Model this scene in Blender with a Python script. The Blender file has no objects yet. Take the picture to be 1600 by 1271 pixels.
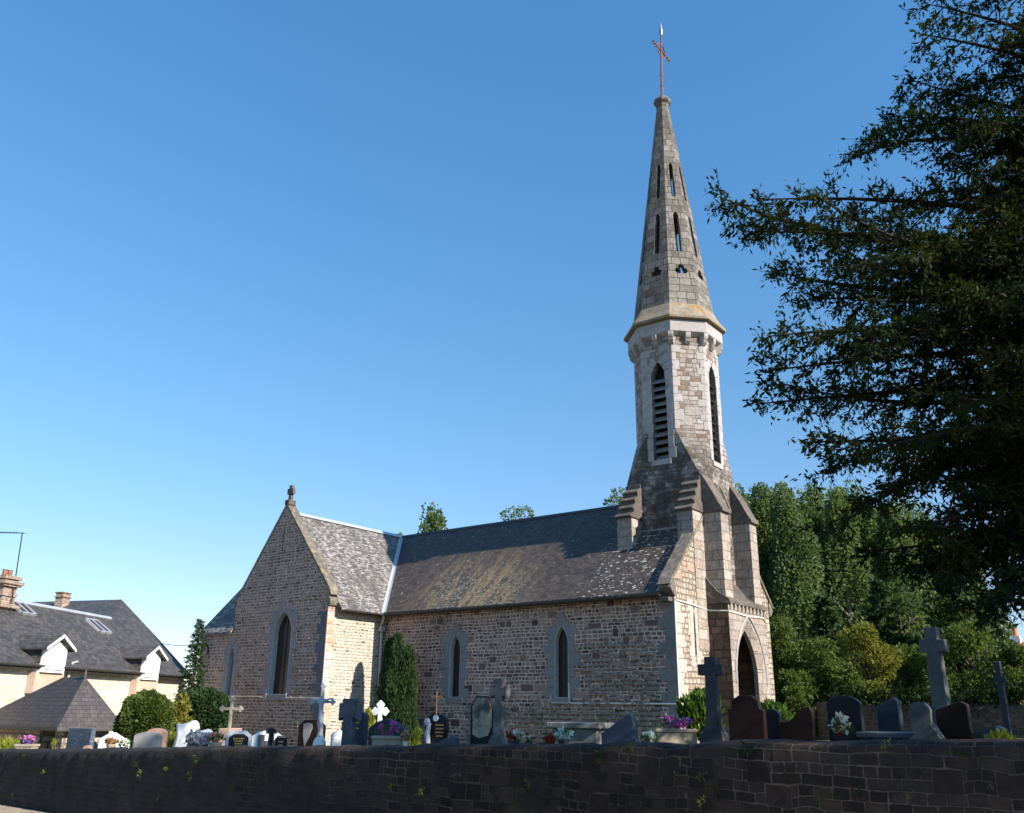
import bpy, bmesh, math, random
import numpy as np
from mathutils import Vector, Matrix
R=math.radians
SC=bpy.context.scene
COL=SC.collection
rng=np.random.default_rng(7)
random.seed(5)

# ---------------------------------------------------------------- camera, sky, sun, exposure
YAW,PITCH,ROLL,FPX=37.556,18.86,0.734,1393.082
CAM=np.array([13.804,-26.821,0.0])           # eye level is z = 0; the road lies at -1.6
_y,_t,_r=R(YAW),R(PITCH),R(ROLL)
FWD=np.array([-math.sin(_y)*math.cos(_t),math.cos(_y)*math.cos(_t),math.sin(_t)])
RGT=np.array([math.cos(_y),math.sin(_y),0.]); UPV=np.cross(RGT,FWD)
CR=RGT*math.cos(_r)+UPV*math.sin(_r); CU=-RGT*math.sin(_r)+UPV*math.cos(_r)
FH=np.array([-math.sin(_y),math.cos(_y),0.])
cd=bpy.data.cameras.new('camera'); co=bpy.data.objects.new('camera',cd); COL.objects.link(co)
cd.sensor_fit='HORIZONTAL'; cd.sensor_width=36; cd.lens=36*FPX/1600; cd.clip_end=2000; cd.clip_start=.1
M=Matrix(((CR[0],CU[0],-FWD[0],CAM[0]),(CR[1],CU[1],-FWD[1],CAM[1]),(CR[2],CU[2],-FWD[2],CAM[2]),(0,0,0,1)))
co.matrix_world=M; SC.camera=co

SUN_EL,SUN_AZ=31.0,0.05                       # azimuth from +X (the west front), a hair to the north
wd=bpy.data.worlds.new('World'); SC.world=wd; wd.use_nodes=True
wn=wd.node_tree; bg=wn.nodes['Background']
sky=wn.nodes.new('ShaderNodeTexSky'); sky.sky_type='NISHITA'; sky.sun_disc=False
sky.sun_elevation=R(SUN_EL); sky.sun_rotation=R(90-SUN_AZ)
sky.air_density=1.0; sky.dust_density=0.25; sky.ozone_density=3.0; sky.altitude=50
tint=wn.nodes.new('ShaderNodeMix'); tint.data_type='RGBA'; tint.blend_type='MULTIPLY'; tint.inputs[0].default_value=1.
tc=wn.nodes.new('ShaderNodeTexCoord'); sx=wn.nodes.new('ShaderNodeSeparateXYZ'); wn.links.new(tc.outputs['Generated'],sx.inputs[0])
cr=wn.nodes.new('ShaderNodeValToRGB'); wn.links.new(sx.outputs[2],cr.inputs[0])
cr.color_ramp.elements[0].color=(.84,.84,.92,1); cr.color_ramp.elements[1].position=.75; cr.color_ramp.elements[1].color=(.64,1.24,1.48,1)
for p_,c_ in ((.13,(.79,.84,.95,1)),(.30,(.74,.99,1.05,1)),(.48,(.69,1.11,1.25,1))):
    e_=cr.color_ramp.elements.new(p_); e_.color=c_
wn.links.new(sky.outputs[0],tint.inputs[6]); wn.links.new(cr.outputs[0],tint.inputs[7])
wn.links.new(tint.outputs[2],bg.inputs[0]); bg.inputs[1].default_value=0.105
sl=bpy.data.lights.new('sun','SUN'); so=bpy.data.objects.new('sun',sl); COL.objects.link(so)
sl.energy=5.0; sl.angle=R(.5); sl.color=(1,.91,.80)
sd=Vector((math.cos(R(SUN_EL))*math.cos(R(SUN_AZ)),math.cos(R(SUN_EL))*math.sin(R(SUN_AZ)),math.sin(R(SUN_EL))))
so.rotation_euler=sd.to_track_quat('Z','Y').to_euler()
SC.view_settings.view_transform='Standard'; SC.view_settings.look='None'
SC.view_settings.exposure=0.85; SC.view_settings.gamma=1
SC.render.engine='CYCLES'
SC.cycles.max_bounces=6; SC.cycles.diffuse_bounces=3; SC.cycles.glossy_bounces=2; SC.cycles.transmission_bounces=3

def ray(u,v):
    return FWD+CR*(u-800)/FPX+CU*(635.5-v)/FPX
def at(u,v,dep):                               # the point seen at photo pixel (u,v), dep metres ahead
    k=ray(u,v); return Vector(CAM+k*dep/np.dot(FH,k))
def onp(u,v,n,d):
    k=ray(u,v); n=np.array(n,float); return Vector(CAM+k*(d-n@CAM)/(n@k))
def prj(p):
    d=np.array(p)-CAM; z=d@FWD
    return 800+FPX*(d@CR)/z, 635.5-FPX*(d@CU)/z
def zg(x): return -0.95+0.037*max(-48,min(34,x))      # churchyard ground falls gently to the east

# ---------------------------------------------------------------- node helpers
def nd(nt,typ,ins=None,out=0,**at_):
    n=nt.nodes.new(typ)
    for k,v in at_.items(): setattr(n,k,v)
    for k,v in (ins or {}).items():
        s=n.inputs[k]
        if isinstance(v,bpy.types.NodeSocket): nt.links.new(v,s)
        else: s.default_value=v
    return n.outputs[out]
def ma(nt,op,a,b=0.,c=0.,clamp=False): return nd(nt,'ShaderNodeMath',{0:a,1:b,2:c},operation=op,use_clamp=clamp)
def c4(c): return (c[0],c[1],c[2],1.) if len(c)==3 else c
def mixc(nt,f,a,b,blend='MIX'):
    a=a if isinstance(a,bpy.types.NodeSocket) else c4(a); b=b if isinstance(b,bpy.types.NodeSocket) else c4(b)
    return nd(nt,'ShaderNodeMix',{0:f,6:a,7:b},out=2,data_type='RGBA',blend_type=blend)
def noise(nt,vec,scale,detail=4,rough=.55,dist=0.): return nd(nt,'ShaderNodeTexNoise',{'Vector':vec,'Scale':scale,'Detail':detail,'Roughness':rough,'Distortion':dist})
def ramp(nt,f,stops,interp='LINEAR'):
    n=nt.nodes.new('ShaderNodeValToRGB'); nt.links.new(f,n.inputs[0]); cr=n.color_ramp; cr.interpolation=interp
    while len(cr.elements)<len(stops): cr.elements.new(.5)
    for e,(p,c) in zip(cr.elements,stops):
        e.position=p; e.color=c4(c) if not isinstance(c,(int,float)) else (c,c,c,1)
    return n.outputs[0]
def mr(nt,v,a,b,c=0.,d=1.,smooth=True): return nd(nt,'ShaderNodeMapRange',{0:v,1:a,2:b,3:c,4:d},interpolation_type='SMOOTHSTEP' if smooth else 'LINEAR')
def newmat(name):
    m=bpy.data.materials.new(name); m.use_nodes=True; nt=m.node_tree
    return m,nt,nt.nodes['Principled BSDF']
def obc(nt): return nd(nt,'ShaderNodeNewGeometry')     # world position
def fin(nt,bs,col,rough=.85,bump=None,dist=.02,strength=1.,spec=.3,metal=0.):
    if isinstance(col,bpy.types.NodeSocket): nt.links.new(col,bs.inputs['Base Color'])
    else: bs.inputs['Base Color'].default_value=c4(col)
    if isinstance(rough,bpy.types.NodeSocket): nt.links.new(rough,bs.inputs['Roughness'])
    else: bs.inputs['Roughness'].default_value=rough
    bs.inputs['Specular IOR Level'].default_value=spec; bs.inputs['Metallic'].default_value=metal
    if bump is not None:
        b=nd(nt,'ShaderNodeBump',{'Height':bump,'Distance':dist,'Strength':strength}); nt.links.new(b,bs.inputs['Normal'])

def rubble(name,h=.15,w=.26,mw=.012,warp=.03,pal=None,mort=(.42,.36,.31),bump=.03,big=.1,seed=0.,moss=None,stain=.5,rowvar=.08,tint=None,cover=None,dark=None,corner=.05,fade=False):
    """coursed rubble: rows of stones of random width, some big ones, pale joints; UVs are in metres"""
    m,nt,bs=newmat(name)
    uv=nd(nt,'ShaderNodeUVMap'); pos=obc(nt)
    nz=nd(nt,'ShaderNodeTexNoise',{'Vector':uv,'Scale':2.2,'Detail':3.},out=1)
    nz=nd(nt,'ShaderNodeVectorMath',{0:nz,1:(.5,.5,.5)},operation='SUBTRACT')
    nz=nd(nt,'ShaderNodeVectorMath',{0:nz,3:warp*2.4},operation='SCALE')
    p=nd(nt,'ShaderNodeVectorMath',{0:uv,1:nz},operation='ADD')
    s=nt.nodes.new('ShaderNodeSeparateXYZ'); nt.links.new(p,s.inputs[0]); U,V=s.outputs[0],s.outputs[1]
    vn=nd(nt,'ShaderNodeTexNoise',{'W':V,'Scale':1.7/h*.15,'Detail':1.},noise_dimensions='1D')
    V=ma(nt,'MULTIPLY_ADD',vn,rowvar,V)
    def cells(hh,ww,sd):
        rv=ma(nt,'DIVIDE',V,hh); row=ma(nt,'FLOOR',rv); fv=ma(nt,'FRACT',rv)
        r=nd(nt,'ShaderNodeTexWhiteNoise',{'W':ma(nt,'ADD',row,sd)},noise_dimensions='1D')
        wr=ma(nt,'MULTIPLY_ADD',r,ww*.9,ww*.6)
        cu=ma(nt,'ADD',ma(nt,'DIVIDE',U,wr),ma(nt,'MULTIPLY',r,31.7)); ce=ma(nt,'FLOOR',cu); fu=ma(nt,'FRACT',cu)
        cv=nd(nt,'ShaderNodeCombineXYZ',{0:ce,1:row,2:sd})
        wnz=nt.nodes.new('ShaderNodeTexWhiteNoise'); wnz.noise_dimensions='3D'; nt.links.new(cv,wnz.inputs['Vector'])
        du=ma(nt,'MULTIPLY',ma(nt,'MINIMUM',fu,ma(nt,'SUBTRACT',1.,fu)),wr)
        dv=ma(nt,'MULTIPLY',ma(nt,'MINIMUM',fv,ma(nt,'SUBTRACT',1.,fv)),hh)
        d=nd(nt,'ShaderNodeMath',{0:du,1:dv,2:corner},operation='SMOOTH_MIN')
        return d,wnz.outputs[0],wnz.outputs[1]
    d,r2,rc=cells(h,w,seed+3.3)
    if big>0:
        D,B2,Bc=cells(h*2.02,w*1.75,seed+11.1)
        sel=ma(nt,'LESS_THAN',B2,big)
        d=nd(nt,'ShaderNodeMix',{0:sel,2:d,3:D}); r2=nd(nt,'ShaderNodeMix',{0:sel,2:r2,3:ma(nt,'FRACT',ma(nt,'MULTIPLY',B2,57.3))})
    e=noise(nt,uv,28.,3); d=ma(nt,'MULTIPLY_ADD',e,.016,ma(nt,'SUBTRACT',d,.008))
    d=ma(nt,'SUBTRACT',d,ma(nt,'MULTIPLY',ma(nt,'FRACT',ma(nt,'MULTIPLY',r2,13.7)),mw*.7))
    mask=mr(nt,d,mw*.45,mw*1.25)
    pal=pal or [(.20,.16,.13),(.29,.24,.19),(.16,.14,.13),(.34,.29,.23),(.24,.20,.17),(.11,.09,.085),(.38,.33,.27),(.27,.18,.13)]
    stops=[(i/len(pal),c) for i,c in enumerate(pal)]
    col=ramp(nt,r2,stops,'CONSTANT')
    n1=noise(nt,pos,9.,6,.65); col=mixc(nt,1.,col,ramp(nt,n1,[(.25,.55),(.75,1.35)]),'MULTIPLY')
    mcol=mixc(nt,1.,mort,ramp(nt,noise(nt,pos,5.,4),[(.3,.7),(.7,1.15)]),'MULTIPLY')
    if fade: mcol=mixc(nt,mr(nt,noise(nt,pos,1.1,5,.6),.40,.62),mixc(nt,1.,mort,(.33,.33,.33),'MULTIPLY'),mcol)
    col=mixc(nt,mask,mcol,col)
    big_n=noise(nt,pos,.55,5,.6)
    col=mixc(nt,mr(nt,big_n,.42,.68,0.,stain),col,mixc(nt,1.,col,(.52,.50,.47),'MULTIPLY'))
    if tint:                                   # iron / lichen staining with its own shape
        for sc_,lo,hi,tc,am in tint:
            col=mixc(nt,mr(nt,noise(nt,pos,sc_,5,.62),lo,hi,0.,am),col,tc)
    if cover or dark:
        gs=nt.nodes.new('ShaderNodeSeparateXYZ'); nt.links.new(pos,gs.inputs[0])
    if cover:                                  # old render and soot that still hides the joints at one end of the wall
        cx=ma(nt,'ADD',gs.outputs[0],ma(nt,'MULTIPLY_ADD',noise(nt,pos,.5,5,.65),9.,-4.5))
        cv_=mr(nt,cx,cover[1],cover[0],0.,cover[3])
        col=mixc(nt,cv_,col,mixc(nt,1.,cover[2],ramp(nt,noise(nt,pos,3.5,7,.7),[(.25,.45),(.5,.9),(.75,1.7)]),'MULTIPLY'))
    if dark:                                   # black weathering crust with pale lichen specks, up to a ragged height
        dz=ma(nt,'ADD',gs.outputs[2],ma(nt,'MULTIPLY_ADD',noise(nt,pos,.7,5,.65),4.,-2.))
        dm=ma(nt,'MULTIPLY',mr(nt,dz,dark[1],dark[0]),mr(nt,noise(nt,pos,1.6,6,.7),.36,.56))
        col=mixc(nt,ma(nt,'MULTIPLY',dm,dark[3]),col,dark[2])
        col=mixc(nt,ma(nt,'MULTIPLY',mr(nt,noise(nt,pos,7.,3,.6),.66,.70),ma(nt,'MULTIPLY',mr(nt,dz,dark[1],dark[0]),.8)),col,(.42,.40,.36))
    if moss:
        col=mixc(nt,mr(nt,noise(nt,pos,moss[0],6,.7),moss[1],moss[1]+.12,0.,moss[2]),col,moss[3])
    ht=ma(nt,'MULTIPLY_ADD',mask,ma(nt,'MULTIPLY_ADD',r2,.5,.6),ma(nt,'MULTIPLY',noise(nt,pos,24.,4,.65),.35))
    fin(nt,bs,col,.9,ht,bump,1.,.2)
    return m

def slate(name,h=.13,w=.2,cols=((.045,.042,.045),(.085,.08,.08)),lichen=(),seed=0.,rough=.62):
    m,nt,bs=newmat(name)
    uv=nd(nt,'ShaderNodeUVMap'); pos=obc(nt)
    nz=nd(nt,'ShaderNodeTexNoise',{'Vector':uv,'Scale':1.5,'Detail':2.},out=1)
    nz=nd(nt,'ShaderNodeVectorMath',{0:nd(nt,'ShaderNodeVectorMath',{0:nz,1:(.5,.5,.5)},operation='SUBTRACT'),3:.03},operation='SCALE')
    p=nd(nt,'ShaderNodeVectorMath',{0:uv,1:nz},operation='ADD')
    s=nt.nodes.new('ShaderNodeSeparateXYZ'); nt.links.new(p,s.inputs[0]); U,V=s.outputs[0],s.outputs[1]
    rv=ma(nt,'DIVIDE',V,h); row=ma(nt,'FLOOR',rv); fv=ma(nt,'FRACT',rv)
    cu=ma(nt,'ADD',ma(nt,'DIVIDE',U,w),ma(nt,'MULTIPLY',row,.5)); ce=ma(nt,'FLOOR',cu); fu=ma(nt,'FRACT',cu)
    cv=nd(nt,'ShaderNodeCombineXYZ',{0:ce,1:row,2:seed})
    r2=nd(nt,'ShaderNodeTexWhiteNoise',{'Vector':cv},noise_dimensions='3D')
    col=mixc(nt,r2,cols[0],cols[1])
    n1=noise(nt,pos,6.,5,.65); col=mixc(nt,1.,col,ramp(nt,n1,[(.25,.6),(.75,1.4)]),'MULTIPLY')
    col=mixc(nt,mr(nt,noise(nt,pos,.7,4),.4,.7,0.,.5),col,mixc(nt,1.,col,(1.5,1.35,1.15),'MULTIPLY'))
    gap=ma(nt,'MINIMUM',mr(nt,ma(nt,'MINIMUM',fu,ma(nt,'SUBTRACT',1.,fu)),.0,.05),mr(nt,fv,.0,.12))
    col=mixc(nt,gap,(.012,.012,.013),col)
    for f in lichen: col=f(nt,pos,uv,r2,col)
    ht=ma(nt,'ADD',ma(nt,'MULTIPLY',ma(nt,'SUBTRACT',1.,fv),.8),ma(nt,'MULTIPLY_ADD',r2,.5,ma(nt,'MULTIPLY',noise(nt,pos,30.,3),.3)))
    fin(nt,bs,col,rough,ht,.014,1.,.35)
    return m

def plain(name,col,rough=.7,var=.3,scale=8.,bump=.004,spec=.3,metal=0.,speck=None,blot=None):
    m,nt,bs=newmat(name); pos=obc(nt)
    c=mixc(nt,1.,col,ramp(nt,noise(nt,pos,scale,6,.65),[(.25,1-var),(.75,1+var)]),'MULTIPLY')
    c=mixc(nt,1.,c,ramp(nt,noise(nt,pos,scale*.12,3),[(.3,1-var*.6),(.7,1+var*.5)]),'MULTIPLY')
    if speck: c=mixc(nt,mr(nt,noise(nt,pos,speck[0],2,.8),speck[1],speck[1]+.05),c,speck[2])
    if blot: c=mixc(nt,mr(nt,noise(nt,pos,blot[0],5,.65),blot[1],blot[1]+.1,0.,blot[3]),c,blot[2])
    fin(nt,bs,c,rough,noise(nt,pos,scale*4,5,.7),bump,1.,spec,metal)
    return m

def leafmat(name,a,b,transl=.35,rough=.5,hue2=None,spec=.15):
    m,nt,bs=newmat(name); pos=obc(nt)
    g=nt.nodes.new('ShaderNodeNewGeometry'); rp=g.outputs['Random Per Island']
    c=mixc(nt,rp,a,b)
    if hue2: c=mixc(nt,mr(nt,noise(nt,pos,hue2[1],3),.45,.7,0.,hue2[2]),c,hue2[0])
    fin(nt,bs,c,rough,None,spec=spec)
    tr=nd(nt,'ShaderNodeBsdfTranslucent',{'Color':mixc(nt,1.,c,(1.25,1.35,.6),'MULTIPLY')})
    ms=nd(nt,'ShaderNodeMixShader',{0:transl,1:bs.outputs[0],2:tr})
    nt.links.new(ms,nt.nodes['Material Output'].inputs[0])
    return m

# ---------------------------------------------------------------- mesh helpers
class MB:
    def __init__(s): s.v=[]; s.f=[]
    def add(s,vs,fs):
        o=len(s.v); s.v+= [tuple(map(float,p)) for p in vs]; s.f+=[tuple(i+o for i in f) for f in fs]; return s
    def box(s,x0,x1,y0,y1,z0,z1,mx=None):
        vs=[(x,y,z) for z in(z0,z1) for y in(y0,y1) for x in(x0,x1)]
        if mx: vs=[mx@Vector(p) for p in vs]
        return s.add(vs,[(0,2,3,1),(4,5,7,6),(0,1,5,4),(2,6,7,3),(0,4,6,2),(1,3,7,5)])
    def prism(s,poly,mp,d0,d1):
        """poly: 2D outline; mp(a,b,d) -> 3D"""
        n=len(poly); vs=[mp(a,b,d0) for a,b in poly]+[mp(a,b,d1) for a,b in poly]
        return s.add(vs,[tuple(range(n-1,-1,-1)),tuple(range(n,2*n))]+[(i,(i+1)%n,n+(i+1)%n,n+i) for i in range(n)])
    def tube(s,pts,rad,n=6,cap=True):
        pts=[Vector(p) for p in pts]; k=len(pts)
        rad=[rad]*k if isinstance(rad,(int,float)) else rad
        vs=[]; up=None
        for i,p in enumerate(pts):
            t=(pts[min(i+1,k-1)]-pts[max(i-1,0)]).normalized()
            if up is None: up=t.orthogonal().normalized()
            a=(up-t*up.dot(t)); a=a.normalized() if a.length>1e-5 else t.orthogonal().normalized(); up=a; b=t.cross(a)
            vs+=[p+(a*math.cos(2*math.pi*j/n)+b*math.sin(2*math.pi*j/n))*rad[i] for j in range(n)]
        fs=[(i*n+j,i*n+(j+1)%n,(i+1)*n+(j+1)%n,(i+1)*n+j) for i in range(k-1) for j in range(n)]
        if cap: fs+=[tuple(range(n-1,-1,-1)),tuple((k-1)*n+j for j in range(n))]
        return s.add(vs,fs)
    def lathe(s,prof,c,n=12,rot=0.):
        vs=[(c[0]+r*math.cos(rot+2*math.pi*j/n),c[1]+r*math.sin(rot+2*math.pi*j/n),c[2]+z) for r,z in prof for j in range(n)]
        k=len(prof); fs=[(i*n+j,i*n+(j+1)%n,(i+1)*n+(j+1)%n,(i+1)*n+j) for i in range(k-1) for j in range(n)]
        fs+=[tuple(range(n-1,-1,-1)),tuple((k-1)*n+j for j in range(n))]
        return s.add(vs,fs)
    def ball(s,c,r,n=6,sq=(1,1,1)):
        prof=[(max(1e-3,math.sin(math.pi*i/n)),-math.cos(math.pi*i/n)) for i in range(n+1)]
        m=n+2
        vs=[(c[0]+sq[0]*r*a*math.cos(2*math.pi*j/m),c[1]+sq[1]*r*a*math.sin(2*math.pi*j/m),c[2]+sq[2]*r*z) for a,z in prof for j in range(m)]
        return s.add(vs,[(i*m+j,i*m+(j+1)%m,(i+1)*m+(j+1)%m,(i+1)*m+j) for i in range(n) for j in range(m)])
    def hull(s,pts):
        bm=bmesh.new(); vs=[bm.verts.new(p) for p in pts]; bmesh.ops.convex_hull(bm,input=vs)
        bmesh.ops.dissolve_limit(bm,angle_limit=.002,verts=bm.verts,edges=bm.edges)
        bm.verts.index_update(); s.add([v.co for v in bm.verts],[[v.index for v in f.verts] for f in bm.faces]); bm.free(); return s
    def build(s,name,m,parent=None,smooth=False,bevel=0.,loc=None,uv=True):
        me=bpy.data.meshes.new(name); me.from_pydata(s.v,[],s.f)
        bm=bmesh.new(); bm.from_mesh(me); bmesh.ops.recalc_face_normals(bm,faces=bm.faces); bm.to_mesh(me); bm.free()
        return mk(name,me,m,parent,smooth,bevel,loc,uv)
def setuv(me):
    if not me.uv_layers: me.uv_layers.new(name='UVMap')
    uv=me.uv_layers[0].data; co_=[v.co.copy() for v in me.vertices]
    for p in me.polygons:
        n=p.normal
        if abs(n.z)<.98: t=Vector((-n.y,n.x,0)).normalized(); b=n.cross(t)
        else: t=Vector((1,0,0)); b=Vector((0,1,0))
        for li in p.loop_indices:
            q=co_[me.loops[li].vertex_index]; uv[li].uv=(q.dot(t),q.dot(b))
def mk(name,me,m,parent=None,smooth=False,bevel=0.,loc=None,uv=True):
    if uv: setuv(me)
    me.materials.clear(); me.materials.append(m)
    if smooth:
        for p in me.polygons: p.use_smooth=True
    o=bpy.data.objects.new(name,me); COL.objects.link(o)
    if parent is not None:
        o.parent=parent
        o.matrix_parent_inverse=parent.matrix_world.inverted() if loc is None else Matrix.Identity(4)
    if loc is not None: o.location=loc
    if bevel:
        b=o.modifiers.new('bevel','BEVEL'); b.width=bevel; b.segments=2; b.limit_method='ANGLE'; b.angle_limit=R(35)
    return o
def tag(o,label=None,cat=None,group=None,kind=None):
    if label: o['label']=label
    if cat: o['category']=cat
    if group: o['group']=group
    if kind: o['kind']=kind
    return o
def thing(name,label,cat,loc=(0,0,0),rz=0.,group=None):
    o=bpy.data.objects.new(name,None); COL.objects.link(o); o.location=loc; o.rotation_euler=(0,0,rz); o.empty_display_size=.2
    o.matrix_basis=Matrix.Translation(Vector(loc))@Matrix.Rotation(rz,4,'Z')
    bpy.context.view_layer.update()
    return tag(o,label,cat,group)
def cut(o,cutters):
    """subtract closed MB shapes from a mesh object and re-lay its UVs"""
    tmp=[]
    for c in cutters:
        me=bpy.data.meshes.new('c'); me.from_pydata(c.v,[],c.f)
        bm=bmesh.new(); bm.from_mesh(me); bmesh.ops.recalc_face_normals(bm,faces=bm.faces); bm.to_mesh(me); bm.free()
        co_=bpy.data.objects.new('c',me); COL.objects.link(co_); tmp.append(co_)
        co_.parent=o.parent; co_.matrix_parent_inverse=o.matrix_parent_inverse.copy(); co_.location=o.location
        b=o.modifiers.new('b','BOOLEAN'); b.object=co_; b.operation='DIFFERENCE'; b.solver='EXACT'
    bpy.context.view_layer.update()
    dg=bpy.context.evaluated_depsgraph_get()
    me=bpy.data.meshes.new_from_object(o.evaluated_get(dg)); old=o.data
    o.modifiers.clear(); m=old.materials[0]; o.data=me; me.materials.clear(); me.materials.append(m); setuv(me); me.name=old.name+'_cut'
    bpy.data.meshes.remove(old)
    for t in tmp:
        d=t.data; bpy.data.objects.remove(t); bpy.data.meshes.remove(d)
def quads_mesh(name,V,m,parent=None,smooth=False):
    """V: (n,4,3) array of leaf quads, one mesh"""
    n=len(V); me=bpy.data.meshes.new(name)
    me.vertices.add(n*4); me.vertices.foreach_set('co',V.reshape(-1).astype(np.float32))
    me.loops.add(n*4); me.loops.foreach_set('vertex_index',np.arange(n*4,dtype=np.int32))
    me.polygons.add(n); me.polygons.foreach_set('loop_start',np.arange(0,n*4,4,dtype=np.int32))
    try: me.polygons.foreach_set('loop_total',np.full(n,4,dtype=np.int32))
    except Exception: pass
    me.update(calc_edges=True); me.validate()
    return mk(name,me,m,parent,uv=False)
def leafquads(P,L,wid,D=None,up=0.,rg=rng):
    """lens-shaped leaves at P, length L, direction D (random if None)"""
    n=len(P)
    A=rg.normal(size=(n,3)) if D is None else np.array(D,float)+rg.normal(size=(n,3))*.35
    A[:,2]+=up; A/=np.linalg.norm(A,axis=1)[:,None]+1e-9
    B=np.cross(A,rg.normal(size=(n,3))); B/=np.linalg.norm(B,axis=1)[:,None]+1e-9
    L=np.asarray(L)*np.ones(n); w=L*wid
    P=np.asarray(P)
    mid=P+A*(L*.45)[:,None]
    return np.stack([P,mid-B*(w/2)[:,None],P+A*L[:,None],mid+B*(w/2)[:,None]],1)
def pts_ellipsoid(n,c,r,shell=.55,rg=rng):
    d=rg.normal(size=(n,3)); d/=np.linalg.norm(d,axis=1)[:,None]
    q=(shell+(1-shell)*rg.random(n)**.6); q=np.where(rg.random(n)<.25,rg.random(n)**(1/3),q)
    return np.array(c)+d*q[:,None]*np.array(r)
def archpts(cx,w,sill,spring,apex,n=7):
    a=w/2; H=apex-spring; r=(a*a+H*H)/(2*a)
    L=[]
    th1=math.asin(min(1,H/r)); 
    for i in range(n+1):
        th=th1*i/n; L.append((cx-a+r-r*math.cos(th),spring+r*math.sin(th)))
    Rr=[(2*cx-x,z) for x,z in L[:-1]][::-1]
    return [(cx-a,sill)]+L+Rr+[(cx+a,sill)]
# ================================================================ materials
PALN=[(0.253,0.165,0.136),(0.338,0.22,0.177),(0.188,0.127,0.114),(0.376,0.258,0.208),(0.273,0.181,0.151),(0.0974,0.0636,0.0584),(0.416,0.286,0.23),(0.311,0.165,0.12),(0.169,0.11,0.104)]
mNave=rubble('coursed_rubble',.124,.215,.018,.040,PALN,(0.65,0.482,0.392),.05,.17,1.,stain=.45,rowvar=.15)
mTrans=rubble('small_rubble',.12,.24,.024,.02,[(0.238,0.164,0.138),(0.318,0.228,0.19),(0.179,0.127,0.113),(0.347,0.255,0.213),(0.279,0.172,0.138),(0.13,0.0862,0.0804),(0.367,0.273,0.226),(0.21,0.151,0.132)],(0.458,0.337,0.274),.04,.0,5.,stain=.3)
mTransW=rubble('sunlit_small_rubble',.12,.24,.024,.02,[(0.447,0.375,0.307),(0.499,0.417,0.341),(0.396,0.334,0.272),(0.516,0.434,0.358),(0.447,0.342,0.281),(0.232,0.184,0.153),(0.533,0.45,0.366),(0.421,0.359,0.298),(0.482,0.409,0.332)],(0.568,0.484,0.4),.035,.0,5.,stain=.12)  # same rubble as the gable, palette brightened to paint in the sunlight
mWest=rubble('west_front_rubble',.19,.27,.020,.04,[(0.39,0.307,0.232),(0.464,0.372,0.288),(0.335,0.269,0.214),(0.511,0.428,0.343),(0.408,0.288,0.204),(0.446,0.372,0.297)],(0.222,0.176,0.139),.045,.12,8.,stain=.25)
mTower=rubble('tower_masonry',.19,.36,.015,.02,[(0.311,0.274,0.248),(0.357,0.32,0.288),(0.272,0.229,0.201),(0.389,0.342,0.313),(0.21,0.152,0.112),(0.334,0.289,0.256)],(0.233,0.197,0.176),.03,.06,3.,stain=.6,
    moss=(1.1,.60,.55,(.09,.085,.07)),tint=((.9,.60,.75,(.30,.19,.10),.35),),dark=(8.6,10.2,(.055,.048,.042),.85))
mAsh=rubble('granite_ashlar',.34,.62,.012,.006,[(0.352,0.302,0.258),(0.4,0.351,0.308),(0.312,0.269,0.233),(0.376,0.31,0.258),(0.32,0.253,0.208)],(0.216,0.188,0.166),.012,.0,4.,stain=.5,rowvar=.0,tint=((1.3,.58,.72,(0.264,0.18,0.125),.4),))
mSpire=rubble('spire_granite',.33,.40,.012,.004,[(0.171,0.155,0.134),(0.209,0.194,0.168),(0.145,0.13,0.114),(0.235,0.213,0.188)],(0.0823,0.0744,0.0672),.012,.0,6.,stain=.7,rowvar=.0,
    tint=((1.6,.60,.74,(.36,.34,.30),.55),(1.1,.64,.76,(.34,.23,.07),.45)))
mSkirt=plain('lichened_granite',(.24,.20,.15),.9,.35,5.,.01,blot=(2.2,.52,(.30,.165,.03),.8))
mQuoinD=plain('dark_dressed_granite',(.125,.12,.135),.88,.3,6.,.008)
mQuoin=plain('dressed_granite',(0.237,0.211,0.21),.85,.18,7.,.006,blot=(1.5,.6,(0.242,0.198,0.175),.5))
mQuoinW=plain('warm_dressed_granite',(0.43,0.378,0.327),.85,.2,6.,.006,blot=(1.2,.58,(0.31,0.189,0.129),.6))
mQuoinT=plain('tower_dressed_granite',(0.35,0.319,0.305),.85,.2,6.,.006,blot=(1.2,.58,(0.168,0.146,0.126),.6))
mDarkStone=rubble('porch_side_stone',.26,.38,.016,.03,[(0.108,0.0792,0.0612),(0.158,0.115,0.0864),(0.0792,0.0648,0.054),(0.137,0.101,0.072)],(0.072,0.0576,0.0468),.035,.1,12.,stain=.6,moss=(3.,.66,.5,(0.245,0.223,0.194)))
mWeath=plain('weathered_stone',(.115,.095,.08),.92,.45,5.,.02,blot=(4.,.60,(.30,.27,.22),.7))
mCop=plain('coping_stone',(.15,.13,.105),.92,.5,7.,.03,blot=(3.4,.52,(.30,.25,.14),.75))
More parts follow.
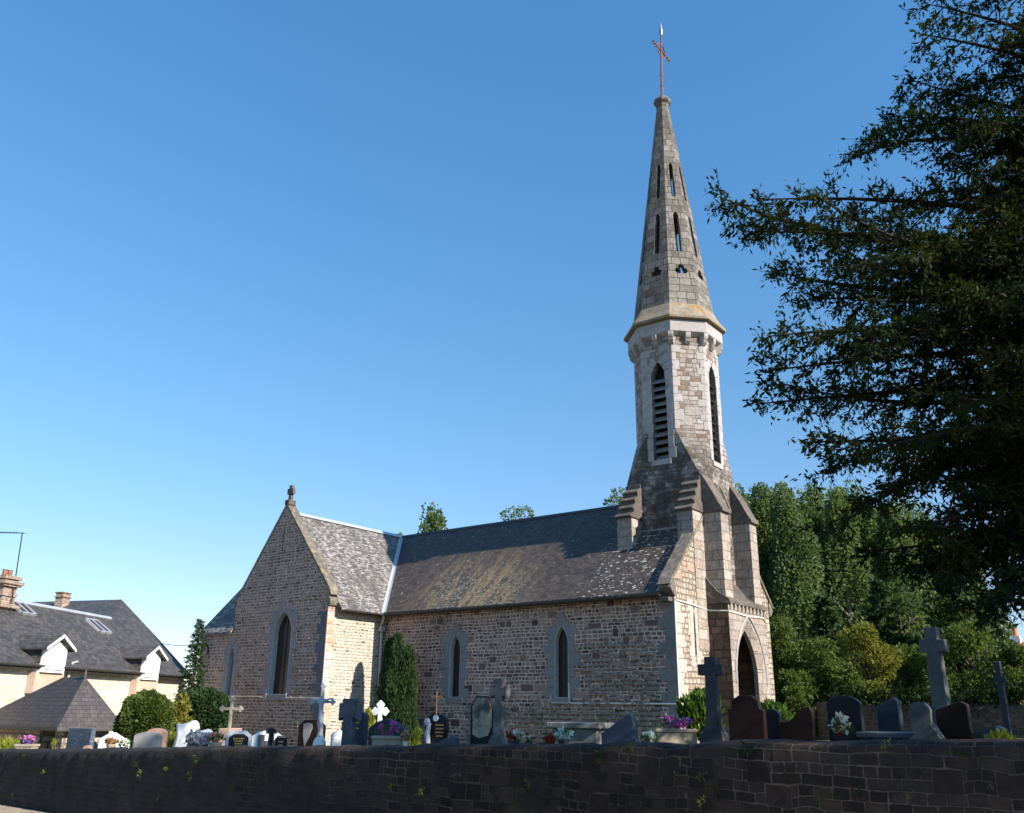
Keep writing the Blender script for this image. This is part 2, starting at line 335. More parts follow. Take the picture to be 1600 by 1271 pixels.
def li_nave(nt,pos,uv,r2,col):
    s=nt.nodes.new('ShaderNodeSeparateXYZ'); nt.links.new(pos,s.inputs[0]); x,z=s.outputs[0],s.outputs[2]
    sh=ma(nt,'ADD',x,ma(nt,'MULTIPLY',ma(nt,'SUBTRACT',z,4.),.55))        # streaks lean down the slope
    band=ma(nt,'MULTIPLY',mr(nt,sh,-12.6,-9.6),mr(nt,sh,-5.,-7.5))
    low=mr(nt,z,7.0,4.6)
    n=noise(nt,nd(nt,'ShaderNodeVectorMath',{0:pos,1:(1.6,.35,.35)},operation='MULTIPLY'),1.7,6,.7)
    f=ma(nt,'MULTIPLY',ma(nt,'MULTIPLY',band,low),mr(nt,n,.42,.62))
    col=mixc(nt,ma(nt,'MULTIPLY',f,.8),col,(.25,.16,.06))
    col=mixc(nt,ma(nt,'MULTIPLY',ma(nt,'MULTIPLY',mr(nt,noise(nt,pos,9.,4,.75),.51,.60),ma(nt,'MULTIPLY',band,mr(nt,z,6.2,4.2))),.75),col,(.31,.28,.22))
    wst=mr(nt,ma(nt,'ADD',x,ma(nt,'MULTIPLY',noise(nt,pos,1.2,3),2.4)),-3.0,-1.6)
    fl=mr(nt,noise(nt,nd(nt,'ShaderNodeVectorMath',{0:uv,1:(1.,1.9,1.)},operation='MULTIPLY'),5.2,2,.4),.63,.655)
    col=mixc(nt,ma(nt,'MULTIPLY',fl,ma(nt,'MULTIPLY',wst,.9)),col,(.50,.49,.46))
    fl2=mr(nt,noise(nt,uv,4.6,2,.4),.70,.72)
    return mixc(nt,ma(nt,'MULTIPLY',fl2,.6),col,(.33,.31,.27))
def li_tr(nt,pos,uv,r2,col):
    n=noise(nt,nd(nt,'ShaderNodeVectorMath',{0:pos,1:(.5,1.1,.5)},operation='MULTIPLY'),1.1,4,.6)
    f=ma(nt,'MULTIPLY',mr(nt,n,.34,.52),mr(nt,noise(nt,nd(nt,'ShaderNodeVectorMath',{0:uv,1:(.8,1.8,1.)},operation='MULTIPLY'),4.6,5,.7),.47,.58))
    return mixc(nt,ma(nt,'MULTIPLY',f,.72),col,(.37,.345,.31))
mSlN=slate('nave_slate',.13,.21,((0.0422,0.0338,0.0288),(0.0806,0.0648,0.052)),(li_nave,),1.)
mSlT=slate('transept_slate',.13,.21,((.070,.064,.064),(.115,.105,.10)),(li_tr,),2.)
mSlH=slate('house_slate',.14,.22,((.045,.041,.042),(.082,.076,.074)),(li_tr,) and (),3.)
mSlB=slate('shed_slate',.13,.2,((.052,.045,.047),(.068,.060,.061)),(),4.)
mZinc=plain('zinc',(.46,.49,.53),.42,.15,9.,.002,.5,.35)
mGut=plain('dark_gutter',(.055,.05,.05),.5,.3,8.,.002)
mPipe=plain('pale_pipe',(.40,.385,.37),.55,.12,9.,.001)
mCable=plain('pale_cable',(.62,.58,.52),.6,.1,9.,.0)
mDkCable=plain('dark_cable',(.03,.03,.032),.6,.1,9.,.0)
mGlass=plain('leaded_glass',(.022,.014,.012),.32,.6,14.,.006,.5,blot=(6.,.6,(.05,.03,.022),.6))
mBar=plain('window_bar',(.055,.04,.035),.6,.2,9.,.0)
mReveal=plain('window_reveal',(.42,.41,.39),.85,.2,7.,.004)
mWood=plain('door_wood',(.07,.04,.025),.7,.4,6.,.006)
mPorchShade=rubble('porch_shade_brown',.3,.45,.012,.02,[(0.142,0.0798,0.0532),(0.19,0.11,0.0722),(0.114,0.0665,0.0475)],(0.133,0.0855,0.0665),.02,.0,51.,stain=.6)  # dark brown tone that carries the shade of the porch interior
mLouv=plain('grey_louvre',(.20,.19,.18),.8,.3,8.,.004)
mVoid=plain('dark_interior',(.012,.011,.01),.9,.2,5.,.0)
mIron=plain('rusty_iron',(.17,.075,.055),.6,.35,14.,.003)
mLead=plain('lead_tip',(.34,.33,.38),.35,.2,9.,.0,.5,.6)

# ================================================================ church
W,HE,HR=7.96,3.75,7.93; YC=W/2; EO=.375
MN=(HR-HE)/(YC+EO); GZ=-1.9
church=thing('church','stone village church with a slate roof, an octagonal bell tower and a tall stone spire','church',(0,0,-1.))
def slab(pts,th): 
    n=len(pts); b=MB(); lo=[(x,y,z-th) for x,y,z in pts]
    return b.add(list(pts)+lo,[tuple(range(n)),tuple(range(2*n-1,n-1,-1))]+[(i,(i+1)%n,n+(i+1)%n,n+i) for i in range(n)])
zr=lambda y: HE+MN*(y+EO)
# nave ---------------------------------------------------------
b=MB().prism([(0,GZ),(W,GZ),(W,zr(0)-.13),(YC,HR-.13),(0,zr(0)-.13)],lambda a,c,d:(d,a,c),-24.,-.36)
nave=b.build('nave_wall',mNave,church)
XT,TX1,TX0,TY=-16.5,-13.39,-19.25,-3.04
# west gable wall (own stone), parapet above the roof
par=.2
wg=MB().prism([(0.,GZ),(W,GZ),(W,zr(0)+par),(YC,HR+par),(0,zr(0)+par)],lambda a,c,d:(d,a,c),-.36,0.)
west=wg.build('west_wall',mWest,church)
def sbox(x0,x1,y0,y1,z0,z1): return MB().box(x0,x1,y0,y1,z0,z1)
cut(west,[MB().prism([(1.30,1.85),(1.36,1.75),(1.42,1.85),(1.40,3.1),(1.36,3.2),(1.32,3.1)],lambda a,c,d:(d,a,c),-.3,.3)])
# window pockets in the south wall
def pocket(cx,w,sill,spring,apex,y,d): return MB().prism(archpts(cx,w,sill,spring,apex),lambda a,c,dd:(a,dd,c),y-.4,y+d)
NW=[(-9.42,.56,.46,2.12,2.80),(-4.49,.60,.45,2.25,2.90)]
cut(nave,[pocket(*w_,0.,.28) for w_ in NW])
def window(par_,name,cx,w,sill,spring,apex,y,depth,bars=(2,5)):
    p=archpts(cx,w+.01,sill,spring,apex)
    g=MB().add([(a,y+depth-.04,c) for a,c in p],[tuple(range(len(p)))]).build(name,mGlass,par_)
    fb=MB(); yy=y+depth-.065
    for i in range(1,bars[0]+1):
        x=cx-w/2+w*i/(bars[0]+1); k=abs(x-cx)/(w/2); fb.box(x-.007,x+.007,yy,yy+.02,sill,spring+(apex-spring)*(1-k)**.6*.97)
    for j in range(1,bars[1]+1):
        z=sill+(spring+(apex-spring)*.35-sill)*j/(bars[1]+.5); fb.box(cx-w/2+.01,cx+w/2-.01,yy-.012,yy+.008,z-.008,z+.008)
    fb.build('glazing_bar',mBar,g)
    A=archpts(cx,w-.004,sill+.002,spring,apex-.002); B=archpts(cx,w-.05,sill+.025,spring,apex-.03); k=len(A)
    vs=[(a,y_,c) for y_ in(y-.004,y+depth-.045) for L_ in(A,B) for a,c in L_]; q=lambda i,j:i*k+j%k
    MB().add(vs,[f for j in range(k) for f in((q(0,j),q(0,j+1),q(1,j+1),q(1,j)),(q(2,j),q(3,j),q(3,j+1),q(2,j+1)),(q(0,j),q(2,j),q(2,j+1),q(0,j+1)),(q(1,j),q(1,j+1),q(3,j+1),q(3,j)))]).build('reveal',mReveal,g)
    return g
def surround(par_,name,cx,w,sill,spring,apex,y,m,course=.36,long=.44,short=.27,key=.42,pr=.014,seed=0,fx=None):
    """long-and-short jamb stones, voussoirs and a pointed keystone, standing a little proud of the wall"""
    fx=fx or (lambda a,c,d:(a,y-d,c))
    b=MB(); z=sill; i=seed; rr=random.Random(seed+3); g=.008
    def bl(poly,p=pr): b.prism(poly,fx,-.02,p)
    while z<spring-.02:
        z2=min(z+course*(.85+.3*rr.random()),spring)
        if spring-z2<.12: z2=spring
        for s in(-1,1):
            wd_=(long if (i+(s>0))%2 else short)*(.9+.2*rr.random())
            xa,xb=sorted((cx+s*w/2,cx+s*(w/2+wd_))); bl([(xa+g,z+g),(xb-g,z+g),(xb-g,z2-g),(xa+g,z2-g)],pr+rr.random()*.006)
        z=z2; i+=1
    a=w/2; H=apex-spring; r=(a*a+H*H)/(2*a); th=math.asin(min(1,H/r)); nv=3
    for s in(-1,1):
        for k in range(nv):
            t0,t1=th*k/nv,th*(k+1)/nv-.02; out=(.46 if k==1 else .30)*(.9+.2*rr.random())
            P=lambda t,o:(cx+s*(-a+r-(r+o)*math.cos(t))*1.,spring+(r+o)*math.sin(t))
            q=[P(t0+.01,.004),P(t0+.01,out),P(t1,out*1.02),P(t1,.004)]
            if k==nv-1: q=[(max(min(x,cx-.02),-99) if s>0 else min(x,cx-.02),zz) for x,zz in q] if s>0 else [(max(x,cx+.02),zz) for x,zz in q]
            bl(q)
    kw=.20
    if key>0: bl([(cx,apex+.0),(cx-kw,apex+.18),(cx-kw*.8,apex+key),(cx,apex+key+.09),(cx+kw*.8,apex+key),(cx+kw,apex+.18)],pr+.012)
    bl([(cx-w/2-.1,sill-.2),(cx+w/2+.1,sill-.2),(cx+w/2+.1,sill-.005),(cx-w/2-.1,sill-.005)],pr+.03)
    return b.build(name,m,par_,bevel=.006)
for i,w_ in enumerate(NW):
    window(nave,'window',*w_,0.,.28,(3,5)); surround(nave,'window_surround',*w_,0.,mQuoin,seed=i,key=.36)
# corner quoins of the nave (south-west)
b=MB(); z=GZ; i=0
while z<3.4:
    hh=.34+.1*random.random(); l=.62 if i%2 else .38
    b.box(-.005-l,-.004,-.016,.06,z+.008,min(z+hh,3.55)-.008); z+=hh; i+=1
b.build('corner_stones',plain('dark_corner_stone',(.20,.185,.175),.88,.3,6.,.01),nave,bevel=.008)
b=MB(); z=GZ; i=0
while z<3.4:
    hh=.34+.12*random.random(); l=.40 if i%2 else .62
    b.box(-.03,.014,.0,l,z+.008,min(z+hh,3.55)-.008); z+=hh; i+=1
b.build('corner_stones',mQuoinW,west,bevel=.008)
b=MB(); z=1.45; i=0
while z<3.4:                                              # dressed stones round the slit
    hh=.32+.08*random.random(); l=.40 if i%2 else .26
    for s in(-1,1):
        ya,yb=sorted((1.36+s*.062,1.36+s*(.062+l))); b.box(-.03,.012,ya,yb,z+.006,z+hh-.006)
    z+=hh; i+=1
b.build('slit_surround',mQuoinW,west,bevel=.006)
# roofs --------------------------------------------------------
VE=TX1+EO; 
ns=slab([(VE,-EO,HE),(-.37,-EO,HE),(-.37,YC,HR),(XT,YC,HR)],.11).build('nave_roof',mSlN,church)
slab([(-.37,W+EO,HE),(-24.,W+EO,HE),(-24.,YC,HR),(-.37,YC,HR)],.11).build('roof_far_slope',mSlN,church)
slab([(XT,YC,HR),(-24.,YC,HR),(-24.,-EO,HE),(-19.3,-EO,HE)],.11).build('chancel_roof',mSlN,church)
tr=slab([(VE,-EO,HE),(XT,YC,HR),(XT,TY+.36,HR),(VE,TY+.36,HE)],.11).build('transept_roof',mSlT,church)
slab([(XT,YC,HR),(TX0-.3,-EO,HE),(TX0-.3,TY+.36,HE),(XT,TY+.36,HR)],.11).build('transept_far_slope',mSlT,church)
# ridges, valley, gutters
MB().prism([(-.16,-.10),(.16,-.10),(.05,.045),(-.05,.045)],lambda a,c,d:(XT+a,d,HR+c),TY+.4,YC).build('ridge_cap',mZinc,tr)
MB().prism([(-.13,-.10),(.13,-.10),(.04,.03),(-.04,.03)],lambda a,c,d:(d,YC+a,HR+c),XT-.1,-.4).build('ridge_cap',mGut,ns)
v0,v1=Vector((VE,-EO,HE)),Vector((XT,YC,HR))
vb=MB(); o=.012
vb.add([v0+Vector((0,0,o)),v0+Vector((.13,0,o+.001)),v1+Vector((.11,0,o)),v1+Vector((0,0,o))],[(0,1,2,3)])
vb.add([v0+Vector((0,0,o)),v1+Vector((0,0,o)),v1+Vector((0,-.13,o)),v0+Vector((0,-.13,o+.001))],[(0,1,2,3)])
vb.build('valley_flashing',mZinc,ns)
def gutter(p0,p1,par_,m=mGut):
    p0,p1=Vector(p0),Vector(p1); d=(p1-p0).normalized(); s=d.cross(Vector((0,0,1)))
    prof=[(.075*math.cos(t),.075*math.sin(t)) for t in np.linspace(math.pi,2*math.pi,8)]+[(.06*math.cos(t),.06*math.sin(t)) for t in np.linspace(2*math.pi,math.pi,8)]
    return MB().prism(prof,lambda a,c,t:tuple(p0+(p1-p0)*t+s*a+Vector((0,0,c))),0.,1.).build('gutter',m,par_)
gutter((VE+.1,-EO-.06,HE-.06),(-.3,-EO-.06,HE-.06),ns)
gutter((VE+.06,TY+.4,HE-.06),(VE+.06,-EO,HE-.06),tr)
MB().box(VE-.05,-.4,-.34,-.30,HE-.16,HE-.02).box(VE-.06,VE-.02,TY+.36,-.3,HE-.16,HE-.02).build('eaves_board',mGut,church)
MB().tube([(VE+.06,-EO-.06,HE-.10),(VE+.03,-.40,3.5),(VE-.22,-.28,3.28),(VE-.25,-.2,3.1),(VE-.25,-.2,-1.4)],.048,8).box(VE-.35,VE-.15,-.31,-.1,3.02,3.22).build('downpipe',mPipe,church,smooth=False)
# copings of the west gable
for s in(-1,1):
    f=lambda y,dz: (YC+s*(y-YC)*-1. if s>0 else y, zr(y)+dz)
    cb=MB(); poly=[f(-.34,par+.00),f(YC,par+.00),f(YC,par+.15),f(-.26,par+.15),f(-.38,par+.06)]
    cb.prism(poly,lambda a,c,d:(d,a,c),-.42,.07)
    k0=lambda y,z:(YC+s*(y-YC)*-1. if s>0 else y,z)
    cb.prism([k0(-.0,3.62),k0(-.20,3.76),k0(-.36,3.90),k0(-.2,4.10),k0(.0,4.2)],lambda a,c,d:(d,a,c),-.40,.05)
    cb.build('gable_coping',mCop,west,bevel=.012)
MB().box(-.40,-.06,-.30,-.02,3.46,3.60).build('kneeler',mWeath,west,bevel=.01)
# transept -----------------------------------------------------
SLW=(HR-HE)/(VE-XT); SLE=(HR-HE)/(XT-TX0+.3)
zt=lambda x:(HR-SLW*(x-XT)) if x>XT else (HR-SLE*(XT-x))
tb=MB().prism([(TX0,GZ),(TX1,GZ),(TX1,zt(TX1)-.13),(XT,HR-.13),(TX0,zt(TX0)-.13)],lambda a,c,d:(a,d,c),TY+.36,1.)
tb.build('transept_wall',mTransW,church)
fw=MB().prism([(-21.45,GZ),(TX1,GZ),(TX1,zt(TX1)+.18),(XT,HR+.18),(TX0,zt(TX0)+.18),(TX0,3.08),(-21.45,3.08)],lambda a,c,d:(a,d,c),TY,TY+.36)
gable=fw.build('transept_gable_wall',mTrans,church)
GW=(-16.03,1.16,.50,2.85,3.74); GW=(-16.02,1.14,.50,2.85,3.74)
SW_=(-19.22,.42,.46,1.95,2.46)
cut(gable,[pocket(*GW,TY,.30),pocket(*SW_,TY,.28),MB().prism([(-16.56,6.12),(-16.50,6.12),(-16.50,7.2),(-16.56,7.2)],lambda a,c,d:(a,d,c),TY-.2,TY+.25)])
window(gable,'window',*GW,TY,.30,(3,5)); surround(gable,'window_surround',*GW,TY,mQuoin,long=.42,short=.26,seed=5,key=.38)
window(gable,'window',*SW_,TY,.28,(1,4)); surround(gable,'window_surround',*SW_,TY,mQuoin,long=.36,short=.22,seed=8,key=.30,course=.4)
b=MB(); z=GZ; i=0
while z<3.5:
    hh=.30+.12*random.random(); l=.34 if i%2 else .52
    b.box(TX1-.03,TX1+.014,TY,TY+l,z+.008,min(z+hh,3.6)-.008); z+=hh; i+=1
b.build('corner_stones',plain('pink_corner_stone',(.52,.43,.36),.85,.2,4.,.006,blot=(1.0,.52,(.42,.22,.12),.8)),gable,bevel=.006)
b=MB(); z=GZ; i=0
while z<3.5:
    hh=.30+.12*random.random(); l=.56 if i%2 else .36
    b.box(TX1-l,TX1-.004,TY-.014,TY+.03,z+.008,min(z+hh,3.6)-.008); z+=hh; i+=1
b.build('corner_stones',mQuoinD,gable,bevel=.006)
for s in(1,-1):
    xe=TX1+.13 if s>0 else TX0-.10
    cb=MB().prism([(xe,zt(xe)+.18),(XT,HR+.18),(XT,HR+.36),(xe-s*.12,zt(xe-s*.12)+.34),(xe+s*.02,zt(xe)+.20)],lambda a,c,d:(a,d,c),TY-.02,TY+.44)
    xw=TX1 if s>0 else TX0
    cb.prism([(xw-s*.02,3.78),(xw+s*.08,3.82),(xw+s*.13,3.92),(xw+s*.13,4.02),(xw-s*.02,4.2)],lambda a,c,d:(a,d,c),TY-.012,TY+.40)
    cb.build('gable_coping',mCop,gable,bevel=.015)
b=MB().box(XT-.14,XT+.14,TY-.02,TY+.36,8.2,8.42).prism([(-.10,8.42),(.10,8.42),(.07,8.68),(.19,8.68),(.2,8.82),(.19,8.94),(.08,8.93),(.08,9.08),(-.08,9.08),(-.08,8.93),(-.19,8.94),(-.2,8.82),(-.19,8.68),(-.07,8.68)],lambda a,c,d:(XT+a,d,c),TY+.10,TY+.24)
b.build('gable_cross',mWeath,gable,bevel=.02)
# low hipped east end beside the transept
hs=1.75
E0=Vector((-21.58,TY-.13,3.06)); t=3.4
E1=E0+Vector((t,t,t*hs))
hp=slab([tuple(E0),(TX0+.02,TY-.13,3.06),(TX0+.02,TY+.005,3.06+.225*hs),(TX0+.02,E1.y,E1.z),tuple(E1)] if False else [tuple(E0),(TX0-.02,TY-.13,3.06),(TX0-.02,TY-.13+(TX0-.02-E0.x),3.06+(TX0-.02-E0.x)*hs)],.10)
hp.add(*(lambda P:(P,[(0,1,2,3),(7,6,5,4),(0,4,5,1),(1,5,6,2),(2,6,7,3),(3,7,4,0)]))([tuple(E0),(TX0-.02,TY-.13+(TX0-.02-E0.x),3.06+(TX0-.02-E0.x)*hs),(TX0-.02,7.,3.06+(TX0-.02-E0.x)*hs),(E0.x,7.,3.06)]+[(x,y,z-.1) for x,y,z in [tuple(E0),(TX0-.02,TY-.13+(TX0-.02-E0.x),3.06+(TX0-.02-E0.x)*hs),(TX0-.02,7.,3.06+(TX0-.02-E0.x)*hs),(E0.x,7.,3.06)]]))
hp.build('east_end_roof',mSlT,church)
sbox(-21.45,TX0,TY+.36,6.9,GZ,3.08).build('east_end_wall',mTrans,church)
b=MB().tube([(-21.40,TY-.03,2.55),(-21.0,TY-.05,2.6),(-20.85,TY-.05,2.4),(-20.82,TY-.05,1.5),(-20.95,TY-.05,1.35)],.03,6)
b.build('wall_bracket',mDkCable,church)
# tower --------------------------------------------------------
XC,HX,HY=-1.51,1.54,1.57; T8=math.tan(math.pi/8)
ZB,ZO,ZT=8.26,10.13,14.25
sq=[(-1,-1),(1,-1),(1,1),(-1,1)]
o8=[(-T8,-1),(T8,-1),(1,-T8),(1,T8),(T8,1),(-T8,1),(-1,T8),(-1,-T8)]
S=lambda p,z:(XC+p[0]*HX,YC+p[1]*HY,z)
vs=[S(p,GZ) for p in sq]+[S(p,ZB) for p in sq]+[S(p,ZO) for p in o8]+[S(p,ZT) for p in o8]
fs=[(3,2,1,0),tuple(range(16,24)) if False else tuple(range(16,24))]
vs_=vs; O=8; Tt=16
fs=[(3,2,1,0),tuple(Tt+i for i in range(8))]
for k in range(4):
    a,b_=k,(k+1)%4; ol,orr=2*k,2*k+1
    fs.append((a,b_,4+b_,O+orr,Tt+orr,Tt+ol,O+ol,4+a))
    nx=(2*k+2)%8
    fs.append((4+b_,O+nx,O+orr)); fs.append((O+orr,O+nx,Tt+nx,Tt+orr))
tower=MB().add(vs,fs).build('tower',mTower,church)
wS=(XC,.62,9.05,12.35,13.02); 
cS=MB().prism(archpts(*wS),lambda a,c,d:(a,d,c),YC-HY-.3,YC-HY+.34)
cW=MB().prism(archpts(YC,.62,9.05,12.35,13.02),lambda a,c,d:(d,a,c),XC+HX-.34,XC+HX+.3)
door=MB().box(-2.75,.4,YC-1.22,YC+1.22,GZ+.05,3.2)
cut(tower,[cS,cW,door])
for w_ in (west,nave): cut(w_,[MB().box(-2.9,.3,YC-1.30,YC+1.30,GZ+.04,3.26)])
for nm,fx in (('belfry_window',lambda a,c,d:(XC+a,YC-HY+.33-d,c)),('belfry_window',lambda a,c,d:(XC+HX-.33+d,YC+a,c))):
    p=archpts(0,.62,9.05,12.35,13.02)
    wv=MB().add([fx(a,c,.0) for a,c in p],[tuple(range(len(p)))]).build(nm,mVoid,tower)
    lb=MB(); n=11
    for i in range(n):
        z=9.10+i*.31
        lb.prism([(.02,z+.17),(.05,z+.17),(.20,z),(.20,z+.035)][:0] or [(.03,z+.20),(.06,z+.20),(.24,z+.02),(.24,z-.03)],lambda a,c,d,fx=fx:fx(d,c,a),-.30,.30)
    lb.build('louvre',mLouv if fx(0,0,0)[1]<YC-.5 else mVoid,wv)  # west slats coloured near-black, shade of the deep opening painted in
surround(tower,'belfry_surround',0,.62,9.05,12.35,13.02,0,mQuoinT,course=.42,long=.30,short=.24,key=.0,pr=.012,seed=2,fx=lambda a,c,d:(XC+a,YC-HY-d,c))
surround(tower,'belfry_surround',0,.62,9.05,12.35,13.02,0,mQuoinT,course=.42,long=.30,short=.24,key=.0,pr=.012,seed=4,fx=lambda a,c,d:(XC+HX+d,YC+a,c))
# octagon quoins wrapping every edge
rr=random.Random(11)
for k,p in enumerate(o8):
    b=MB(); z=ZO+.05; i=k; v=Vector(S(p,0)); pa,pb=Vector(S(o8[k-1],0)),Vector(S(o8[(k+1)%8],0))
    da,db=(pa-v).normalized(),(pb-v).normalized(); out=-(da+db).normalized()
    while z<13.5:
        hh=.27+.12*rr.random(); la,lb_=((.30,.17) if i%2 else (.17,.30)); la*=.9+.3*rr.random(); lb_*=.9+.3*rr.random()
        e=.014; na=Vector((da.y,-da.x,0)); na=na if na.dot(out)>0 else -na; nb=Vector((db.y,-db.x,0)); nb=nb if nb.dot(out)>0 else -nb
        poly=[v+da*la-na*.02,v+da*la+na*e,v+out*e*1.08,v+db*lb_+nb*e,v+db*lb_-nb*.02,v-out*.03]
        b.prism([(q.x,q.y) for q in poly],lambda a,c,d:(a,c,d),z+.006,z+hh-.006); z+=hh; i+=1
    b.build('corner_stones',mQuoinT,tower,bevel=.005)
def ring8(b,prof):
    vs=[(XC+a*q[0],YC+a*q[1],z) for a,z in prof for q in o8]; k=len(prof)
    return b.add(vs,[(i*8+j,i*8+(j+1)%8,(i+1)*8+(j+1)%8,(i+1)*8+j) for i in range(k-1) for j in range(8)]+[tuple(range(7,-1,-1)),tuple((k-1)*8+j for j in range(8))])
ring8(MB(),[(1.5,14.0),(1.58,14.02),(1.72,14.10),(1.77,14.14),(1.77,14.60),(1.74,14.62)]).build('cornice',mQuoinT,tower,bevel=.008)
def corbel(c,d):
    d=Vector((d[0],d[1],0)).normalized(); s=Vector((-d.y,d.x,0)); c=Vector(c)
    b=MB(); prof=[(-.06,13.62),(.06,13.66),(.15,13.74),(.19,13.80),(.12,13.82),(.20,13.90),(.23,13.98),(.23,14.11),(-.06,14.11)]
    b.prism(prof,lambda a,z,w_:tuple(c+d*a+s*w_+Vector((0,0,z))),-.10,.10); return b.build('corbel',mQuoinT,tower,bevel=.012)
for k in range(8):
    p,q=Vector(S(o8[k],0)),Vector(S(o8[(k+1)%8],0)); mid=(p+q)/2; cc=Vector((XC,YC,0))
    corbel(mid,mid-cc); corbel(p,p-cc)
spire=ring8(MB(),[(1.5,14.6),(1.92,14.66),(1.93,14.76),(1.72,15.05),(1.55,15.42),(1.50,15.46)]).build('spire_skirt',mSkirt,tower,bevel=.012)
Z0,Z1,A0,A1=15.40,25.85,1.52,.25
sb=MB(); vs=[(XC+a*q[0],YC+a*q[1],z) for a,z in ((A0,Z0),(A1,Z1),(A1-.16,Z1),(A0-.27,Z0)) for q in o8]
sb.add(vs,[(i*8+j,i*8+(j+1)%8,((i+1)%4)*8+(j+1)%8,((i+1)%4)*8+j) for i in range(4) for j in range(8)])
spire=sb.build('spire',mSpire,church)
cs=[]
def lancet(w,z0,z1): return [(-w/2,z0),(w/2,z0),(w/2,z1-w*.8),(w*.3,z1-w*.25),(0,z1),(-w*.3,z1-w*.25),(-w/2,z1-w*.8)]
def trefoil(z,r):
    P=[]
    for cx,cz,a0,a1 in ((.5,-.15,-100,60),(0,.5,-20,200),(-.5,-.15,120,280)):
        for i in range(7): a=R(a0+(a1-a0)*i/6); P.append((r*(cx+.52*math.cos(a)),z+r*(cz+.52*math.sin(a))))
    return P
for k in range(4):
    ang=k*math.pi/4-math.pi/2; n=Vector((math.cos(ang),math.sin(ang),0)); s=Vector((-n.y,n.x,0)); c0=Vector((XC,YC,0))
    for j,poly in enumerate((lancet(.17,20.75,22.55),lancet(.23,17.95,19.95),trefoil(17.05,.26))):
        for sg in (1,-1):
            cs.append(MB().prism(poly,lambda a,z,d,n=n,s=s,sg=sg:tuple(c0+n*d*sg+s*a*sg+Vector((0,0,z))),.02+.03*j,2.))
cut(spire,cs)
cap=MB().lathe([(.20,25.75),(.27,25.8),(.29,26.0),(.38,26.08),(.40,26.22),(.33,26.32),(.14,26.40),(.10,26.55)],(XC,YC,0),8,math.pi/8).build('spire_cap',mSpire,spire)
ang=0.
cb=MB().tube([(XC,YC,26.4),(XC+.03,YC,27.2),(XC+.07,YC,28.6),(XC+.11,YC,29.85)],[.07,.06,.052,.04],6)
cz=28.98; cx_=XC+.09
cb.tube([(cx_,YC-.80,cz+.02),(cx_,YC+.80,cz-.02)],.05,6)
for s in(-1,1):
    cb.tube([(cx_,YC+s*.42,cz),(cx_,YC+s*.26,cz+.24),(cx_,YC,cz+.42)],.032,5); cb.tube([(cx_,YC+s*.42,cz),(cx_,YC+s*.26,cz-.24),(cx_,YC,cz-.42)],.032,5)
    cb.tube([(cx_,YC+s*.55,cz),(cx_,YC+s*.60,cz-.14)],.028,5); cb.tube([(cx_,YC+s*.75,cz),(cx_,YC+s*.8,cz-.13)],.028,5)
    cb.tube([(XC+.04,YC,27.35),(XC+.05,YC+s*.12,27.42),(XC+.05,YC+s*.28,27.56),(XC+.05,YC+s*.38,27.50)],[.02,.018,.014,.006],5)
cb.lathe([(.05,27.0),(.08,27.04),(.05,27.1)],(XC+.02,YC,0),8)
icross=cb.build('iron_cross',mIron,spire)
MB().lathe([(.025,29.75),(.075,29.92),(.085,30.1),(.05,30.4),(.01,30.62)],(XC+.115,YC,0),8).build('lead_finial',mLead,icross,smooth=True)
# buttresses ---------------------------------------------------
YF=YC-HY
for i,(x0,x1) in enumerate(((XC-HX,XC-HX+.62),(XC+HX-.62,XC+HX+.004))):
    bt=MB().box(x0,x1,YF-.80,YF+.02,2.,6.86).build('buttress',mAsh,tower,bevel=.012)
    w=MB(); 
    for k in range(4):
        y0=YF-.94+.20*k; z0=6.84+.335*k; ov=.05 if k==0 else .0
        w.prism([(y0+.07,z0-.015),(y0,z0),(y0,z0+.055),(y0+.255,z0+.21),(y0+.255,z0+.36),(YF+.03,z0+.36),(YF+.03,z0-.015)],lambda a,c,d:(d,a,c),x0-ov-.004*k,x1+ov+.004*k)
    w.build('weathering',mWeath,bt,bevel=.012)
for i,(y0,y1) in enumerate(((YF-.004,YF+.62),(YC+HY-.62,YC+HY+.004))):
    x0=XC+HX-.02
    bt=MB().box(x0,.73,y0,y1,3.45,6.86).build('buttress',mAsh,tower,bevel=.012)
    MB().prism([(x0,6.82),(.84,6.82),(.84,6.92),(.70,7.12),(.46,7.62),(.10,8.26),(x0,8.30)],lambda a,c,d:(a,d,c),y0-.05,y1+.05).build('weathering',mWeath,bt,bevel=.012)
MB().box(-2.43,-.6,YF-.05,YF+.01,6.28,6.45).build('lead_flashing',mQuoin,tower)
# porch --------------------------------------------------------
PX,PY0,PY1=.80,YF-.03,YC+HY+.03
porch=MB().box(0.04,PX,PY0,PY1,GZ,3.62).build('porch',mAsh,church)
def splay(o,i,d):
    A=archpts(YC,*o,n=9); B=archpts(YC,*i,n=9); k=len(A); m_=MB()
    vs=[(PX+.3,a,c) for a,c in A]+[(PX,a,c) for a,c in A]+[(PX-d,a,c) for a,c in B]+[(-.3,a,c) for a,c in B]
    return m_.add(vs,[tuple(range(k-1,-1,-1)),tuple(range(3*k,4*k))]+[(q*k+j,q*k+(j+1)%k,(q+1)*k+(j+1)%k,(q+1)*k+j) for q in range(3) for j in range(k)])
cut(porch,[splay((2.40,GZ-.1,1.15,3.10),(1.80,GZ-.1,1.22,2.80),.15)])
cut(porch,[MB().box(-.3,PX-.30,YC-1.22,YC+1.22,GZ-.1,3.2)])
MB().box(0.05,PX-.005,PY0-.012,PY0+.02,GZ,3.6).build('porch_side',mDarkStone,porch)
